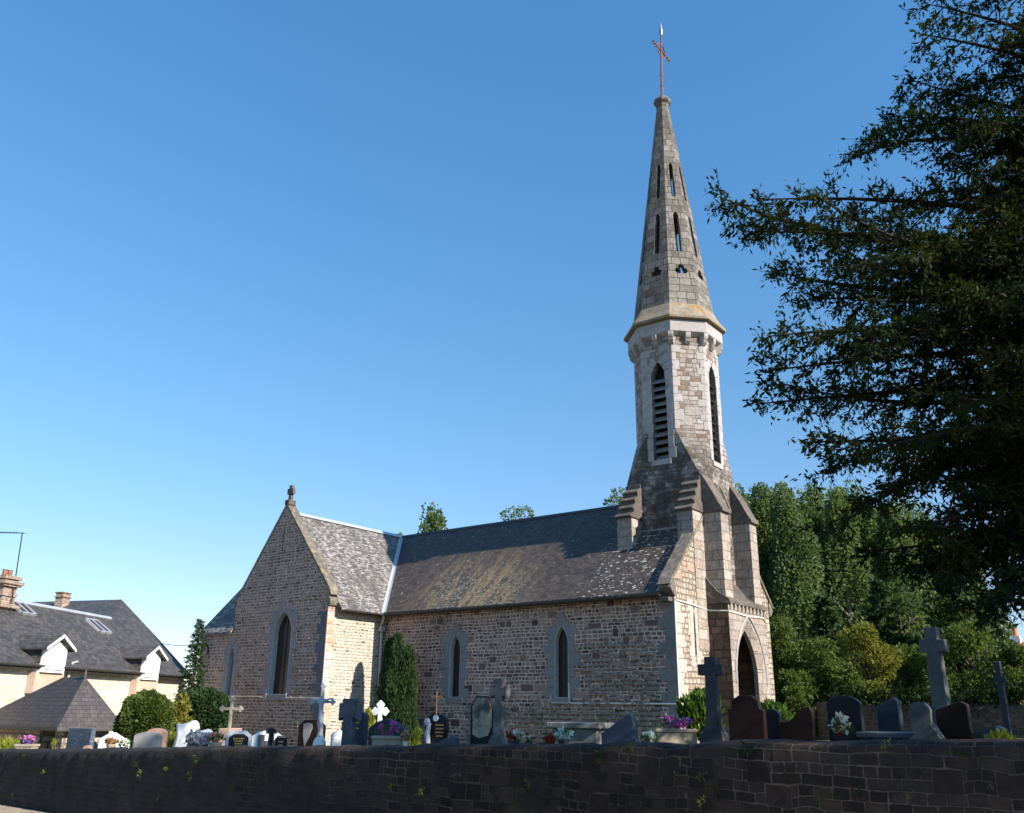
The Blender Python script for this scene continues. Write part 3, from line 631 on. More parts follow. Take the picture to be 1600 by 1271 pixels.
MB().prism([(0.03,3.60),(PX+.10,3.60),(PX+.10,3.70),(PX+.03,3.78),(.45,4.02),(0.03,4.55)],lambda a,c,d:(a,d,c),PY0-.06,PY1+.06).build('porch_roof',mWeath,porch,bevel=.012)
for k in range(10):
    y=PY0+.14+k*(PY1-PY0-.28)/9
    MB().prism([(PX-.02,3.36),(PX+.03,3.40),(PX+.075,3.5),(PX+.08,3.605),(PX-.02,3.605)],lambda a,c,d,y=y:(a,y+d,c),-.055,.055).build('corbel',mAsh,porch,bevel=.006)
hm=[(PX+.01,a,c) for a,c in archpts(YC,2.62,1.0,1.15,3.30,9)]
MB().tube(hm,.045,6).build('hood_mould',mQuoinT,porch)
MB().box(-2.72,-2.66,YC-1.1,YC+1.1,GZ+.06,2.4).build('door',mWood,porch)
MB().box(-2.64,PX-.31,YC+1.15,YC+1.215,GZ+.06,3.1).build('porch_shade_lining',mPorchShade,porch)  # added dark sheet, standing in for the shade inside the porch
# cables on the walls
MB().tube([(.02,-.03,3.5),(.018,-.03,2.),(.02,-.03,.34),(-.1,-.03,.28),(-4.1,-.03,.28),(-4.16,-.03,.34),(-4.17,-.03,.95)],.028,5).tube([(-4.92,-.035,.55),(-4.91,-.035,.30),(-4.17,-.035,.29)],.014,5).build('wall_cable',mCable,church)
MB().tube([(.03,.0,3.52),(.035,1.2,3.47),(.035,2.33,3.40),(.1,PY0-.03,3.38),(PX+.02,PY0-.03,3.33),(PX+.03,YC-.1,3.28),(PX+.03,PY1-.2,3.34),(PX+.03,PY1-.05,3.2)],.028,5).build('wall_cable',mCable,church)
MB().tube([(-19.0,TY-.03,.44),(-17.1,TY-.03,.44),(-16.66,TY-.035,.36),(-16.62,TY-.035,.55)],.014,5).tube([(-15.40,TY-.035,.55),(-15.38,TY-.035,.38),(-13.37,TY-.03,.38),(TX1+.03,TY+.1,.36),(TX1+.03,-.3,.33)],.014,5).build('wall_cable',mCable,church)

mBul=plain('glint_stone',(.27,.215,.175),.9,.45,5.,.01)  # stone tone lightened to paint in the glints of raking sun
def bulge(par_,x0,x1,z0,z1,y,n,sd,m,sz=1.):
    """rubble faces that stand out of the wall and catch the raking sun"""
    rr=random.Random(sd); b=MB()
    for _ in range(n):
        z=z0+(z1-z0)*rr.random(); z=GZ+round((z-GZ)/.155)*.155+.02*rr.random(); x=x0+(x1-x0)*rr.random()
        if any(abs(x-c)<.75 and z>.2 for c in (-16.02,-9.42,-4.49)): continue
        w_=.05+.08*rr.random(); h_=.03+.035*rr.random(); p=.025+.04*rr.random(); w_*=sz; h_*=sz; p*=sz
        pts=[(x+sx*w_*k,y-q,z+sz*h_*k) for sx in(-1,1) for sz in(-1,1) for k,q in((1.,-.02),(.93,p*.6),(.7,p))]
        b.hull(pts)
    o=b.build('projecting_stones',m,par_,smooth=False); o['kind']='stuff'; return o
bulge(nave,-3.6,-.7,-.9,2.2,0.,420,1,mBul); bulge(nave,-8.8,-.5,-1.3,.12,0.,620,2,mBul); bulge(gable,-19.0,-14.0,-1.2,4.2,TY,420,3,mTrans,.55)
# ================================================================ ground, road, walls
def WY(x): return -19.83-.030*(x+1)
def WT(x): return -.62+.0372*x
mGrass=plain('churchyard_turf',(.075,.085,.035),.95,.5,3.,.03,blot=(.6,.5,(.16,.13,.08),.7))
mRoad=plain('sandy_verge',(.34,.27,.19),.95,.25,3.,.012,blot=(.8,.55,(.22,.18,.13),.6))
xs=sorted(set(list(np.arange(-48,35,2.))+[-400,-200,-120,-80,34,50,80,140,250,400])); 
ysr=[-300,-120,-60,-40,-30,-20.06,-19.6,-16,-10,-5,0,5,10,20,40,80,160,320,600]
vs=[];fs=[]
for y in ysr:
    for x in xs:
        yy=y
        if y in(-20.06,-19.6): yy=y+20.06-.0+WY(x)+.12 if y==-20.06 else WY(x)+.34
        z=zg(x) if y>-20 else -1.43
        vs.append((x,yy,z))
nx_=len(xs)
for j in range(len(ysr)-1):
    for i in range(nx_-1): a=j*nx_+i; fs.append((a,a+1,a+nx_+1,a+nx_))
tag(MB().add(vs,fs).build('ground',mGrass),kind='structure')
tag(MB().add([(-60,-34,-1.424),(60,-34,-1.424),(60,WY(60)-.02,-1.424),(-60,WY(-60)-.02,-1.424)],[(0,1,2,3)]).build('road',mRoad),kind='structure')
mRet=rubble('mossy_retaining_stone',.074,.15,.005,.016,[(0.0313,0.0219,0.0176),(0.0406,0.0277,0.0217),(0.0239,0.0173,0.0149),(0.0477,0.0331,0.025),(0.0369,0.0248,0.0197),(0.0201,0.015,0.0135)],(0.111,0.0824,0.0656),.016,.17,21.,stain=.8,
    moss=(1.3,.56,.6,(.040,.040,.018)),tint=((6.,.66,.72,(.13,.125,.115),.5),(.7,.52,.70,(.018,.017,.018),.75)),cover=(2.5,8.,(.030,.027,.026),.92),corner=.012,rowvar=.045,fade=True)
def rubwall(name,m,x0,x1,yf,zt_,zb,label,cat,th=.45,st=.09,amp=.010):
    rg=np.random.default_rng(abs(hash(name))%1000 if False else len(name)); nx=int((x1-x0)/st)+1
    nz=9
    N=rg.normal(size=(nx,nz+1))*amp; N=(N+np.roll(N,1,0)+np.roll(N,1,1))/1.7
    V=[];UVs=[]
    tj=rg.normal(size=nx)*.007; tj=(tj+np.roll(tj,1)+np.roll(tj,2))/1.6
    for i in range(nx):
        x=x0+(x1-x0)*i/(nx-1); zt0=zt_(x)+tj[i]
        col=[]
        for j in range(nz+1): z=zb+(zt0-.03-zb)*j/nz; col.append((x,yf(x)-N[i,j],z))
        col.append((x,yf(x)+.05,zt0)); col.append((x,yf(x)+th*.5,zt0+.02)); col.append((x,yf(x)+th-.04,zt0-.01)); col.append((x,yf(x)+th,zt0-.06)); col.append((x,yf(x)+th,zb))
        V+=col
    k=nz+6; F=[(i*k+j,(i+1)*k+j,(i+1)*k+j+1,i*k+j+1) for i in range(nx-1) for j in range(k-1)]
    F.append(tuple(range(k))); F.append(tuple((nx-1)*k+j for j in range(k-1,-1,-1)))
    b=MB().add(V,F); o=b.build(name,m,None,smooth=False,uv=False)
    me=o.data; ul=me.uv_layers.new(name='UVMap')
    for lp in me.loops:
        c=me.vertices[lp.vertex_index].co; ul.data[lp.index].uv=(c.x,c.z+(c.y-yf(c.x))*.8)
    for p in me.polygons: p.use_smooth=True
    tag(o,label,cat); return o
rubwall('retaining_wall',mRet,-34,24,WY,WT,-1.8,'long dark mossy rubble stone wall along the road in front of the churchyard','wall')
mBack=rubble('churchyard_wall_stone',.17,.3,.02,.04,[(.09,.07,.055),(.12,.095,.07),(.07,.055,.045)],(.11,.09,.075),.04,.1,31.,stain=.6,moss=(1.,.55,.6,(.06,.065,.03)))
rubwall('churchyard_wall',mBack,1.2,32,lambda x:9.,lambda x:.42+.02*math.sin(x*1.3),-1.4,'low stone boundary wall behind the dark headstones to the right of the porch','wall',.5,.25)

# ================================================================ graves
mBlk=plain('black_granite',(.018,.018,.022),.45,.3,30.,.0,.15)
mBlkB=plain('blue_black_granite',(.035,.045,.065),.45,.3,30.,.0,.15)
mSpk=plain('speckled_blue_granite',(.075,.095,.125),.35,.3,20.,.0,.15,speck=(26.,.66,(.62,.66,.72)))
mGry=plain('grey_granite',(.27,.26,.25),.6,.15,40.,.001,.15,blot=(4.5,.60,(.36,.35,.31),.5))
mGryB=plain('blue_grey_granite',(0.0735,0.084,0.105),.55,.2,30.,.001,.15,blot=(4.5,.60,(.20,.20,.19),.5))
mGryL=plain('weathered_grey_granite',(0.112,0.112,0.109),.85,.3,9.,.006,blot=(2.5,.55,(0.225,0.225,0.203),.6))
mWht=plain('white_granite',(.72,.71,.69),.5,.08,30.,.001,.4)
mWhP=plain('white_paint',(.82,.81,.79),.5,.06,20.,.0)
mBrn=plain('brown_granite',(0.0168,0.0073,0.0056),.5,.3,30.,.0,.15,blot=(4.5,.64,(0.024,0.014,0.0112),.5))
mBrn2=plain('red_brown_granite',(0.0308,0.0118,0.00785),.5,.3,30.,.0,.15)
mPnk=plain('pink_granite',(.36,.22,.17),.45,.2,40.,.001,.4)
mCrm=plain('cream_cast_stone',(.38,.31,.23),.8,.2,12.,.004)
mSil=plain('silver_painted_iron',(.36,.39,.44),.5,.2,14.,.002,.5)
mDkGr=plain('dark_granite',(.042,.045,.055),.7,.3,12.,.004,blot=(4.5,.60,(.12,.12,.11),.5))
mTomb=plain('lichened_tomb_stone',(.15,.15,.135),.9,.35,5.,.008,blot=(1.8,.5,(.26,.25,.22),.7))
mSandst=plain('sandstone_and_sun',(.33,.275,.20),.9,.3,5.,.008,blot=(1.6,.48,(.07,.06,.055),.9))  # worn sandstone, also the sunlight painted on one black headstone
mGold=plain('gold_leaf',(.62,.36,.10),.35,.1,9.,.0,.6,.5)
mConc=plain('concrete_trough',(.36,.30,.22),.92,.2,8.,.008,blot=(2.,.6,(.22,.18,.14),.6))
mTer=plain('terracotta',(.26,.12,.075),.8,.2,10.,.004)
mPlG=leafmat('plant_green',(.045,.085,.018),(.10,.17,.03)); mPlY=leafmat('plant_yellow_green',(.22,.24,.03),(.36,.36,.06)); mPlD=leafmat('plant_dark_green',(.016,.035,.014),(.04,.07,.02))
def bloom(n,c,c2): return leafmat(n,c,c2,.3,.6)
mPurp=bloom('purple_petals',(.22,.10,.55),(.40,.20,.62)); mPink=bloom('pink_petals',(.62,.10,.34),(.72,.28,.42)); mWhF=bloom('white_petals',(.75,.75,.76),(.85,.85,.82)); mRed=bloom('red_petals',(.42,.015,.02),(.55,.06,.05)); mSal=bloom('salmon_petals',(.68,.28,.20),(.70,.42,.34)); mMag=bloom('magenta_petals',(.45,.05,.38),(.62,.16,.55)); mLav=bloom('mixed_petals',(.30,.22,.50),(.80,.62,.70)); mIce=bloom('pale_blue_petals',(.50,.62,.72),(.80,.86,.88))

def place(u,dep,rot=0.):
    p=at(u,1150,dep); return Vector((p.x,p.y,zg(p.x)-.02))
def pxm(p,ax):                                          # photo pixels per metre along a horizontal axis at p
    p=Vector((p.x,p.y,0)); a=prj(p+ax*.5); b=prj(p-ax*.5); return abs(a[0]-b[0])
PROF={
 'flat':[(-.5,0),(.5,0),(.5,1),(-.5,1)],
 'arch':[(-.5,0),(.5,0),(.5,.86),(.36,.94),(.18,.985),(0,1),(-.18,.985),(-.36,.94),(-.5,.86)],
 'round':[(-.5,0),(.5,0),(.5,.72),(.46,.84),(.34,.94),(.16,1),(-.16,1),(-.34,.94),(-.46,.84),(-.5,.72)],
 'peak':[(-.5,0),(.5,0),(.5,.72),(.1,1),(-.1,1),(-.5,.72)],
 'shoulder':[(-.5,0),(.5,0),(.5,.74),(.40,.76),(.36,.92),(.16,1),(-.16,1),(-.36,.92),(-.40,.76),(-.5,.74)],
 'swoop':[(-.5,0),(.5,0),(.5,.9),(.44,1),(.26,1),(.12,.94),(-.02,.78),(-.2,.68),(-.5,.64)],
 'slant':[(-.5,0),(.5,0),(.5,.80),(.40,1),(.28,.97),(-.5,.58)],
 'slant2':[(-.5,0),(.5,0),(.5,.93),(.3,1),(-.5,.80)],
 'curve':[(-.5,0),(.5,0),(.5,.80),(.46,.92),(.34,1),(.16,1),(.0,.93),(-.22,.90),(-.5,.90),(-.44,.55),(-.5,.25)],
 'low':[(-.5,0),(.5,0),(.5,.70),(.30,.86),(.1,.98),(-.05,1),(-.3,.90),(-.5,.72)],
 'oct':[(-.5,0),(.5,0),(.5,.82),(.28,1),(-.28,1),(-.5,.82)],
 'heart':[(-.18,0),(.18,0),(.42,.28),(.5,.55),(.46,.85),(.3,.97),(.1,.98),(0,.92),(-.1,.98),(-.3,.97),(-.46,.85),(-.5,.55),(-.42,.28)],
 'wedge':[(-.5,0),(.5,0),(.5,.55),(.22,1),(.0,.93),(-.5,.52)],
}
def frame(u,dep,rot):
    p=place(u,dep); ax=Vector((math.cos(R(rot)),math.sin(R(rot)),0)); return p,ax,pxm(p,ax)
def headstone(u0,u1,vt,dep,prof,rot,m,label,group=None,th=.13,plinth=True,m2=None,name='headstone',pl=.16):
    uc=(u0+u1)/2; p,ax,k=frame(uc,dep,rot); k2=pxm(p,Vector((-ax.y,ax.x,0)))
    w=max(.18,((u1-u0)-th*k2*.8)/k); h=at(uc,vt,dep).z-p.z
    t=thing(name,label,'gravestone',p,R(rot),group)
    b0=pl if plinth else 0.
    MB().prism([(a*w,b0+c*(h-b0)) for a,c in PROF[prof]],lambda a,c,d:(a,d,c),-th/2,th/2).build('slab',m,t,bevel=.012,loc=(0,0,0))
    if plinth: MB().box(-w/2-.07,w/2+.07,-th/2-.09,th/2+.09,0,pl).build('plinth',m2 or m,t,bevel=.012,loc=(0,0,0))
    return t,w,h
def gold(t,w,z0,z1,y,n=4,m=mGold,x0=0.):
    b=MB()
    for i in range(n):
        z=z0+(z1-z0)*(i+.5)/n; l=w*(.5+.5*random.random())/2; x=x0-l
        while x<x0+l:
            q=.018+.03*random.random(); b.box(x,min(x+q,x0+l),y-.004,y,z-.012,z+.012); x+=q+.012
    b.build('gold_lettering',m,t,loc=(0,0,0))['kind']='stuff'
def panel(t,w0,w1,z0,z1,y,m,name='inscription_panel',top=.0):
    pts=[(w0,z0),(w1,z0),(w1,z1-top),((w0+w1)/2+(w1-w0)*.25,z1),((w0+w1)/2-(w1-w0)*.25,z1),(w0,z1-top)]
    return MB().prism(pts,lambda a,c,d:(a,d,c),y-.012,y+.02).build(name,m,t,loc=(0,0,0))
def blooms(n,c,r,size,m,name,parent,sq=(1,1,.7),rg=rng):
    """flower heads: each a rosette of petals"""
    C=np.array(c)+pts_ellipsoid(n,(0,0,0),(r*sq[0],r*sq[1],r*sq[2]),.5,rg)
    P=np.repeat(C,9,0); D=rg.normal(size=(len(P),3)); D/=np.linalg.norm(D,axis=1)[:,None]
    o=quads_mesh(name,leafquads(P,size*(.7+.5*rg.random(len(P))),.7,D,.25,rg),m,parent); o['kind']='stuff'; o.matrix_parent_inverse=Matrix.Identity(4); return o
def tuft(n,c,r,size,m,name,parent,wid=.28,up=.5,rg=rng,shell=.2):
    P=pts_ellipsoid(n,c,r,shell,rg); D=P-np.array(c)+np.array([0,0,r[2]*.6]); D/=np.linalg.norm(D,axis=1)[:,None]+1e-6
    o=quads_mesh(name,leafquads(P,size*(.6+.7*rg.random(n)),wid,D,up,rg),m,parent)
    if parent is not None: o.matrix_parent_inverse=Matrix.Identity(4)
    return o
def pot_flowers(u0,u1,vt,dep,mb,label,pot=None,mp=mConc,trough=False,vp=None,group=None,fs=.066,n=None,name='flower_pot',mb2=None,cat='flowers'):
    uc=(u0+u1)/2; p,ax,k=frame(uc,dep,37.5); w=(u1-u0)/k; zt_=at(uc,vt,dep).z; 
    t=thing(name,label,cat,p,R(37.5),group); h=zt_-p.z
    zp=(at(uc,vp,dep).z-p.z) if vp else h*.5
    if trough:
        ins=.03; pw=w
        MB().box(-pw/2,pw/2,-.15,.15,0,zp-.05).box(-pw/2-.02,pw/2+.02,-.17,.17,zp-.05,zp).build('trough',mp,t,bevel=.012,loc=(0,0,0))
    else: MB().lathe([(w*.24,0),(w*.34,zp*.9),(w*.37,zp*.9),(w*.37,zp),(w*.30,zp)],(0,0,0),12).build('pot',mp,t,loc=(0,0,0))
    r=w*.46; hh=max(.10,(h-zp))
    tuft(int(90+w*160),(0,0,zp+hh*.35),(r,min(r,.2),hh*.45),.07,mPlG,'leaves',t)
    n=n or int(14+w*26)
    blooms(n,(0,0,zp+hh*.55),r*.92,fs,mb,'blooms',t,(1,min(1,.2/r),hh*.55/r))
    if mb2: blooms(n//2,(0,0,zp+hh*.6),r*.9,fs,mb2,'blooms',t,(1,min(1,.2/r),hh*.5/r))
    return t
def cross(u,vt,va,half,dep,rot,m,label,sw=.16,th=.14,style='plain',base=None,name='grave_cross',group=None,step=.0):
    """va: photo row of the arm; half: half arm span in photo px"""
    p,ax,k=frame(u,dep,rot); h=at(u,vt,dep).z-p.z; za=at(u,va,dep).z-p.z; a=half/k
    t=thing(name,label,'cross',p,R(rot),group)
    zb=base or 0.
    s=sw/2; b=MB()
    if style=='plain':
        b.prism([(-s*1.25,zb),(s*1.25,zb),(s,za-s),(a,za-s),(a,za+s),(s,za+s),(s,h),(-s,h),(-s,za+s),(-a,za+s),(-a,za-s),(-s,za-s)],lambda q,c,d:(q,d,c),-th/2,th/2)
    elif style=='flared':
        b.prism([(-s*1.3,zb),(s*1.3,zb),(s,za-s),(a*.55,za-s*.9),(a,za-s*1.6),(a,za+s*1.6),(a*.55,za+s*.9),(s,za+s),(s*1.5,h-.03),(s*1.2,h),(-s*1.2,h),(-s*1.5,h-.03),(-s,za+s),(-a*.55,za+s*.9),(-a,za+s*1.6),(-a,za-s*1.6),(-a*.55,za-s*.9),(-s,za-s)],lambda q,c,d:(q,d,c),-th/2,th/2)
    elif style=='pointed':
        b.prism([(-s*1.2,zb),(s*1.2,zb),(s*.8,za-s*.9),(a*.6,za-s*1.7),(a,za),(a*.6,za+s*1.7),(s*.8,za+s*.9),(s*1.6,za+(h-za)*.62),(0,h),(-s*1.6,za+(h-za)*.62),(-s*.8,za+s*.9),(-a*.6,za+s*1.7),(-a,za),(-a*.6,za-s*1.7),(-s*.8,za-s*.9)],lambda q,c,d:(q,d,c),-th/2,th/2)
    elif style=='trefoil':
        b.prism([(-s,zb),(s,zb),(s,za-s),(a,za-s),(a,za+s),(s,za+s),(s,h-s),(-s,h-s),(-s,za+s),(-a,za+s),(-a,za-s),(-s,za-s)],lambda q,c,d:(q,d,c),-th/2,th/2)
        for cx,cz in((a,za),(-a,za),(0,h-s)):
            for dx,dz in((1,0),(-1,0),(0,1),(0,-1)):
                q=1.15*s
                if (cx>0 and dx<0) or (cx<0 and dx>0) or (cx==0 and dz<0): continue
                b.prism([(cx+dx*q+1.1*s*math.cos(i*math.pi/5),cz+dz*q+1.1*s*math.sin(i*math.pi/5)) for i in range(10)],lambda q_,c,d:(q_,d,c),-th/2-.002*(1+abs(dx)+2*abs(dz)),th/2+.002*(1+abs(dx)+2*abs(dz)))
    b.build('shaft',m,t,bevel=.012,loc=(0,0,0))
    if zb:
        MB().prism([(-s*2.2,0),(s*2.2,0),(s*2.0,zb*.8),(s*1.5,zb*.93),(s*1.4,zb+.01),(-s*1.4,zb+.01),(-s*1.5,zb*.93),(-s*2.0,zb*.8)],lambda q,c,d:(q,d,c),-th*.95,th*.95).build('pedestal',m,t,bevel=.015,loc=(0,0,0))
    return t,h,za,a
def bush_thing(name,u,vt,w_px,dep,m,label,n=700,leaf=.08,cat='shrub',hgt=None,zb=None,group=None,wid=.45,shell=.55,mt=None,oval=1.):
    p,ax,k=frame(u,dep,37.5); rad=w_px/2/k; zt_=at(u,vt,dep).z; base=p.z if zb is None else zb
    h=zt_-base; t=thing(name,label,cat,(p.x,p.y,base),0,group)
    P=[]; nc=max(5,int(6+rad*8)); rg=rng
    for i in range(nc):
        a=rg.random()*6.28; q=rad*.62*math.sqrt(rg.random()); z=h*(.25+.55*rg.random())
        cr=rad*(.42+.2*rg.random()); sc=math.sqrt(max(.1,1-((z/h-.45)/.62)**2))
        P.append(pts_ellipsoid(n//nc,(q*math.cos(a)*sc,q*math.sin(a)*sc,z),(cr*sc,cr*sc,min(cr,h*.28)*oval),shell))
    P=np.concatenate(P); P=P[(P[:,2]>0.02)&(P[:,2]<h)]
    D=P/np.linalg.norm(P*np.array([1,1,.4]),axis=1)[:,None]
    o=quads_mesh('foliage',leafquads(P,leaf*(.6+.8*rng.random(len(P))),wid,D,.2),m,t); o.matrix_parent_inverse=Matrix.Identity(4)
    b=MB()
    for i in range(4): a=i*1.57+.4; b.tube([(0,0,0),(rad*.25*math.cos(a),rad*.25*math.sin(a),h*.4),(rad*.5*math.cos(a),rad*.5*math.sin(a),h*.7)],[.03,.02,.008],5)
    b.build('stem',mt or mBark,t,loc=(0,0,0)); return t
mBark=plain('bark',(.075,.058,.045),.95,.4,8.,.02)
mBarkL=plain('pale_bark',(.16,.14,.115),.9,.35,8.,.02)

# --- left group (sunlit) ---
pot_flowers(32,58,1152,20.5,mPurp,'stone trough of purple and pink flowers at the left end of the wall',trough=True,mp=mConc,vp=1163,mb2=mPink)
headstone(106,148,1138,19.,'flat',8,mSpk,'speckled blue granite headstone with flat top below the shed roof',th=.10)
headstone(132,148,1165,18.4,'round',40,mPnk,'tiny rounded pinkish stone beside the speckled blue headstone',plinth=False,name='grave_marker')
t,w,h=headstone(155,198,1145,20.,'peak',66,mWht,'white headstone with a gabled top behind pots of flowers'); 
pot_flowers(166,186,1157,19.2,mSal,'square beige pot of salmon flowers before the gabled white headstone',vp=1163,mp=mCrm)
pot_flowers(188,206,1158,19.0,mWhF,'small pot of white flowers between the gabled white and the grey headstone',vp=1168,mp=mBlkB)
headstone(210,254,1144,19.,'arch',40,mGry,'plain pale grey headstone with a gently arched top, below the round bush')
headstone(228,262,1138,21.5,'arch',40,mPnk,'pinkish brown headstone showing behind the plain grey arched one')
bush_thing('golden_conifer',268,1140,16,20.5,mPlY,'small golden conifer beside the pinkish headstone',500,.05,'shrub',wid=.2,oval=1.6)
bush_thing('golden_conifer',86,1150,12,20.5,mPlY,'small golden conifer beside the trough at the left',400,.05,'shrub',wid=.2,oval=1.6)
bush_thing('fern',22,1152,62,21.5,mPlY,'feathery yellow green fern at the left end of the wall',900,.12,'fern',wid=.18)
t,w,h=headstone(274,310,1126,20.,'curve',66,mWht,'tall white headstone with a curved wave top',th=.16); MB().box(.1*w,.2*w,-.095,-.06,.2,h*.8).build('inlay',mBlkB,t,loc=(0,0,0))
t,w,h=headstone(296,332,1139,19.2,'slant2',60,mWht,'white framed headstone with dark panel behind a bouquet of silk flowers'); panel(t,-w*.36,w*.36,.2,h*.80,-.065,mBlk)
pot_flowers(290,330,1146,18.2,mLav,'large bouquet of white, pink and purple flowers in a pot',vp=1168,mp=mBlkB,mb2=mWhF,n=60,fs=.085)
t=pot_flowers(324,352,1147,18.0,mSal,'beige stone pot of dry stalks and salmon flowers',vp=1160,mp=mCrm,n=10)
MB().tube([(0,0,.2),(.03,0,.5),(-.02,0,.78)],.006,4).tube([(.02,0,.2),(-.08,0,.62)],.005,4).ball((-.02,0,.78),.02).ball((-.08,0,.62),.02).build('dry_stalk',mPlD,t,loc=(0,0,0))
headstone(340,377,1138,21.5,'flat',66,mPnk,'pinkish block headstone behind the cream ornate cross')
cross(357,1091,1108,14,20.8,30,mCrm,'slender cream cross with trefoil ends in front of the transept wall',sw=.062,th=.06,style='trefoil')
t,w,h=headstone(353,393,1142,18.8,'oct',58,mWht,'white headstone with chamfered top round a black panel'); panel(t,-w*.38,w*.38,.2,h*.90,-.065,mBlk,top=.06); gold(t,w*.5,.3,h*.8,-.079,4)
t,w,h=headstone(393,445,1141,20.2,'low',60,mWht,'broad white stepped headstone behind a dark outlined cross'); MB().box(-w*.3,-w*.12,-.12,-.06,.2,h*.85).box(-w*.1,w*.1,-.11,-.06,.2,h*.66).build('inlay',mGryB,t,loc=(0,0,0))
t,h,za,a=cross(424,1135,1142,9,18.6,50,mSandst,'short dark cross with a pale outline beside the gold lettered plaque',sw=.11,th=.10); MB().prism([(-.03,.05),(.03,.05),(.03,za-.03),(a-.03,za-.03),(a-.03,za+.03),(.03,za+.03),(.03,h-.03),(-.03,h-.03),(-.03,za+.03),(-a+.03,za+.03),(-a+.03,za-.03),(-.03,za-.03)],lambda q,c,d:(q,d,c),-.06,-.04).build('inlay',mBlk,t,loc=(0,0,0))
t,w,h=headstone(429,451,1150,18.2,'oct',50,mPnk,'small dark plaque with gold lettering and pink edge',th=.08,plinth=False); panel(t,-w*.42,w*.42,.06,h*.93,-.04,mBlk); gold(t,w*.6,h*.35,h*.85,-.053,4)
t,w,h=headstone(466,508,1125,20.,'oct',20,mBrn2,'brown granite headstone with a polished pale drop left of the silver crucifix'); MB().prism([(-.2*w,.35*h),(-.05*w,.55*h),(.08*w,.80*h),(.05*w,.9*h),(-.1*w,.93*h),(-.3*w,.9*h),(-.28*w,.6*h)],lambda a,c,d:(a,d,c),-.078,-.06).build('polished_relief',mGry,t,loc=(0,0,0))
# silver crucifix on a pedestal
t,h,za,a=cross(500,1070,1097,16,18.2,28,mSil,'ornate silver painted iron crucifix with a cast figure, on a stone pedestal',sw=.05,th=.04,style='trefoil',base=.0,name='crucifix')
bm_=MB().lathe([(.13,.0),(.13,.22),(.09,.26),(.07,.34),(.05,.42),(.045,.75),(.06,.8)],(0,0,.12),10); bm_.build('pedestal',mSil,t,loc=(0,0,0))
MB().box(-.2,.2,-.2,.2,0,.16).build('base_block',mGryL,t,bevel=.015,loc=(0,0,0))
def figure(t,za,s):                                       # small cast figure with outstretched arms: one skin of joined limbs
    J=[(0,-.06,za-.42*s),(0,-.07,za-.2*s),(0,-.06,za+.02*s),(0,-.075,za+.10*s),(0.01,-.08,za+.19*s),(-.2*s,-.06,za+.07*s),(-.40*s,-.05,za+.12*s),(.2*s,-.06,za+.07*s),(.40*s,-.05,za+.12*s),(.035*s,-.085,za-.62*s),(.015*s,-.06,za-.84*s),(-.03*s,-.085,za-.62*s),(-.01*s,-.06,za-.84*s)]
    E_=[(0,1),(1,2),(2,3),(3,4),(2,5),(5,6),(2,7),(7,8),(0,9),(9,10),(0,11),(11,12)]
    rad=[.055,.05,.065,.03,.05,.025,.016,.025,.016,.038,.02,.038,.02]
    me=bpy.data.meshes.new('cast_figure'); me.from_pydata(J,E_,[]); o=bpy.data.objects.new('cast_figure',me); COL.objects.link(o); o.parent=t
    sk=o.modifiers.new('skin','SKIN'); 
    for v,r in zip(me.skin_vertices[0].data,rad): v.radius=(r*s*1.2,r*s*1.2)
    me.skin_vertices[0].data[0].use_root=True
    o.modifiers.new('sub','SUBSURF').levels=1; o.modifiers['sub'].render_levels=1; me.materials.append(mSil)
try: figure(t,za,.62)
except Exception as e_: print('figure',e_)
MB_=headstone(490,510,1152,17.0,'round',30,mWhP,'white dome shaped grave marker at the foot of the silver crucifix',plinth=False,th=.2,name='grave_marker')
# --- middle group ---
t,h,za,a=cross(545,1092,1113,15,17.2,16,mGryB,'big blue grey granite cross with a rounded head, left of the dark lettered slab',sw=.19,th=.15,style='flared')
t,w,h=headstone(546,574,1113,17.8,'slant2',6,mBlkB,'dark blue slab with faint gold letters behind the rounded grey cross',th=.16); gold(t,w*.6,h*.62,h*.85,-.081,2)
headstone(517,534,1140,18.6,'slant2',66,mWht,'narrow white stepped stone left of the rounded grey cross')
bush_thing('conifer_shrub',541,1080,26,24.5,mPlG,'pale green conifer tips showing above the rounded grey cross',700,.09,'shrub',wid=.2,oval=1.5)
cross(592,1094,1112,14,20.,32,mWhP,'bright white stone cross with pointed arms',sw=.11,th=.10,style='pointed')
bush_thing('golden_shrub',576,1103,28,22.5,mPlY,'sunlit golden shrub to the left of the bright white cross',500,.11,'shrub')
t,w,h=headstone(576,637,1124,17.2,'low',10,mBlkB,'wide purple black headstone with a low curved top behind a flower trough',th=.16)
pot_flowers(584,630,1131,16.4,mMag,'pale stone trough with magenta flowers before the purple black headstone',trough=True,vp=1150,mp=mConc,n=12,fs=.07)
pot_flowers(628,640,1146,16.2,mSal,'little pot of orange flowers at the end of the stone trough',vp=1158,mp=mWht)
bush_thing('golden_shrub',652,1139,36,18.0,mPlY,'low golden variegated shrub between the trough and the heart shaped stone',600,.07,'shrub')
t,w,h=headstone(664,701,1115,17.,'heart',8,mBlk,'heart shaped black stone with gold letters and a white medallion',th=.10,plinth=True,pl=.2)
MB().prism([(.02*w+.055*math.cos(i*.7),h*.90+.055*math.sin(i*.7)) for i in range(9)],lambda a,c,d:(a,d,c),-.08,-.05).build('white_medallion',mWhP,t,loc=(0,0,0)); gold(t,w*.4,h*.5,h*.8,-.052,4,x0=w*.2)
MB().tube([(-w*.25,-.1,.2),(-w*.28,-.12,h*.6),(-w*.2,-.1,h*.8)],[.05,.05,.03],6).ball((-w*.33,-.1,h*.82),.07,6,(1,.5,1)).build('sculpted_spray',mSil,t,loc=(0,0,0))
cross(680,1080,1090,9,21.5,20,mIron,'thin rusty iron cross behind the heart shaped black stone',sw=.035,th=.03,style='plain')
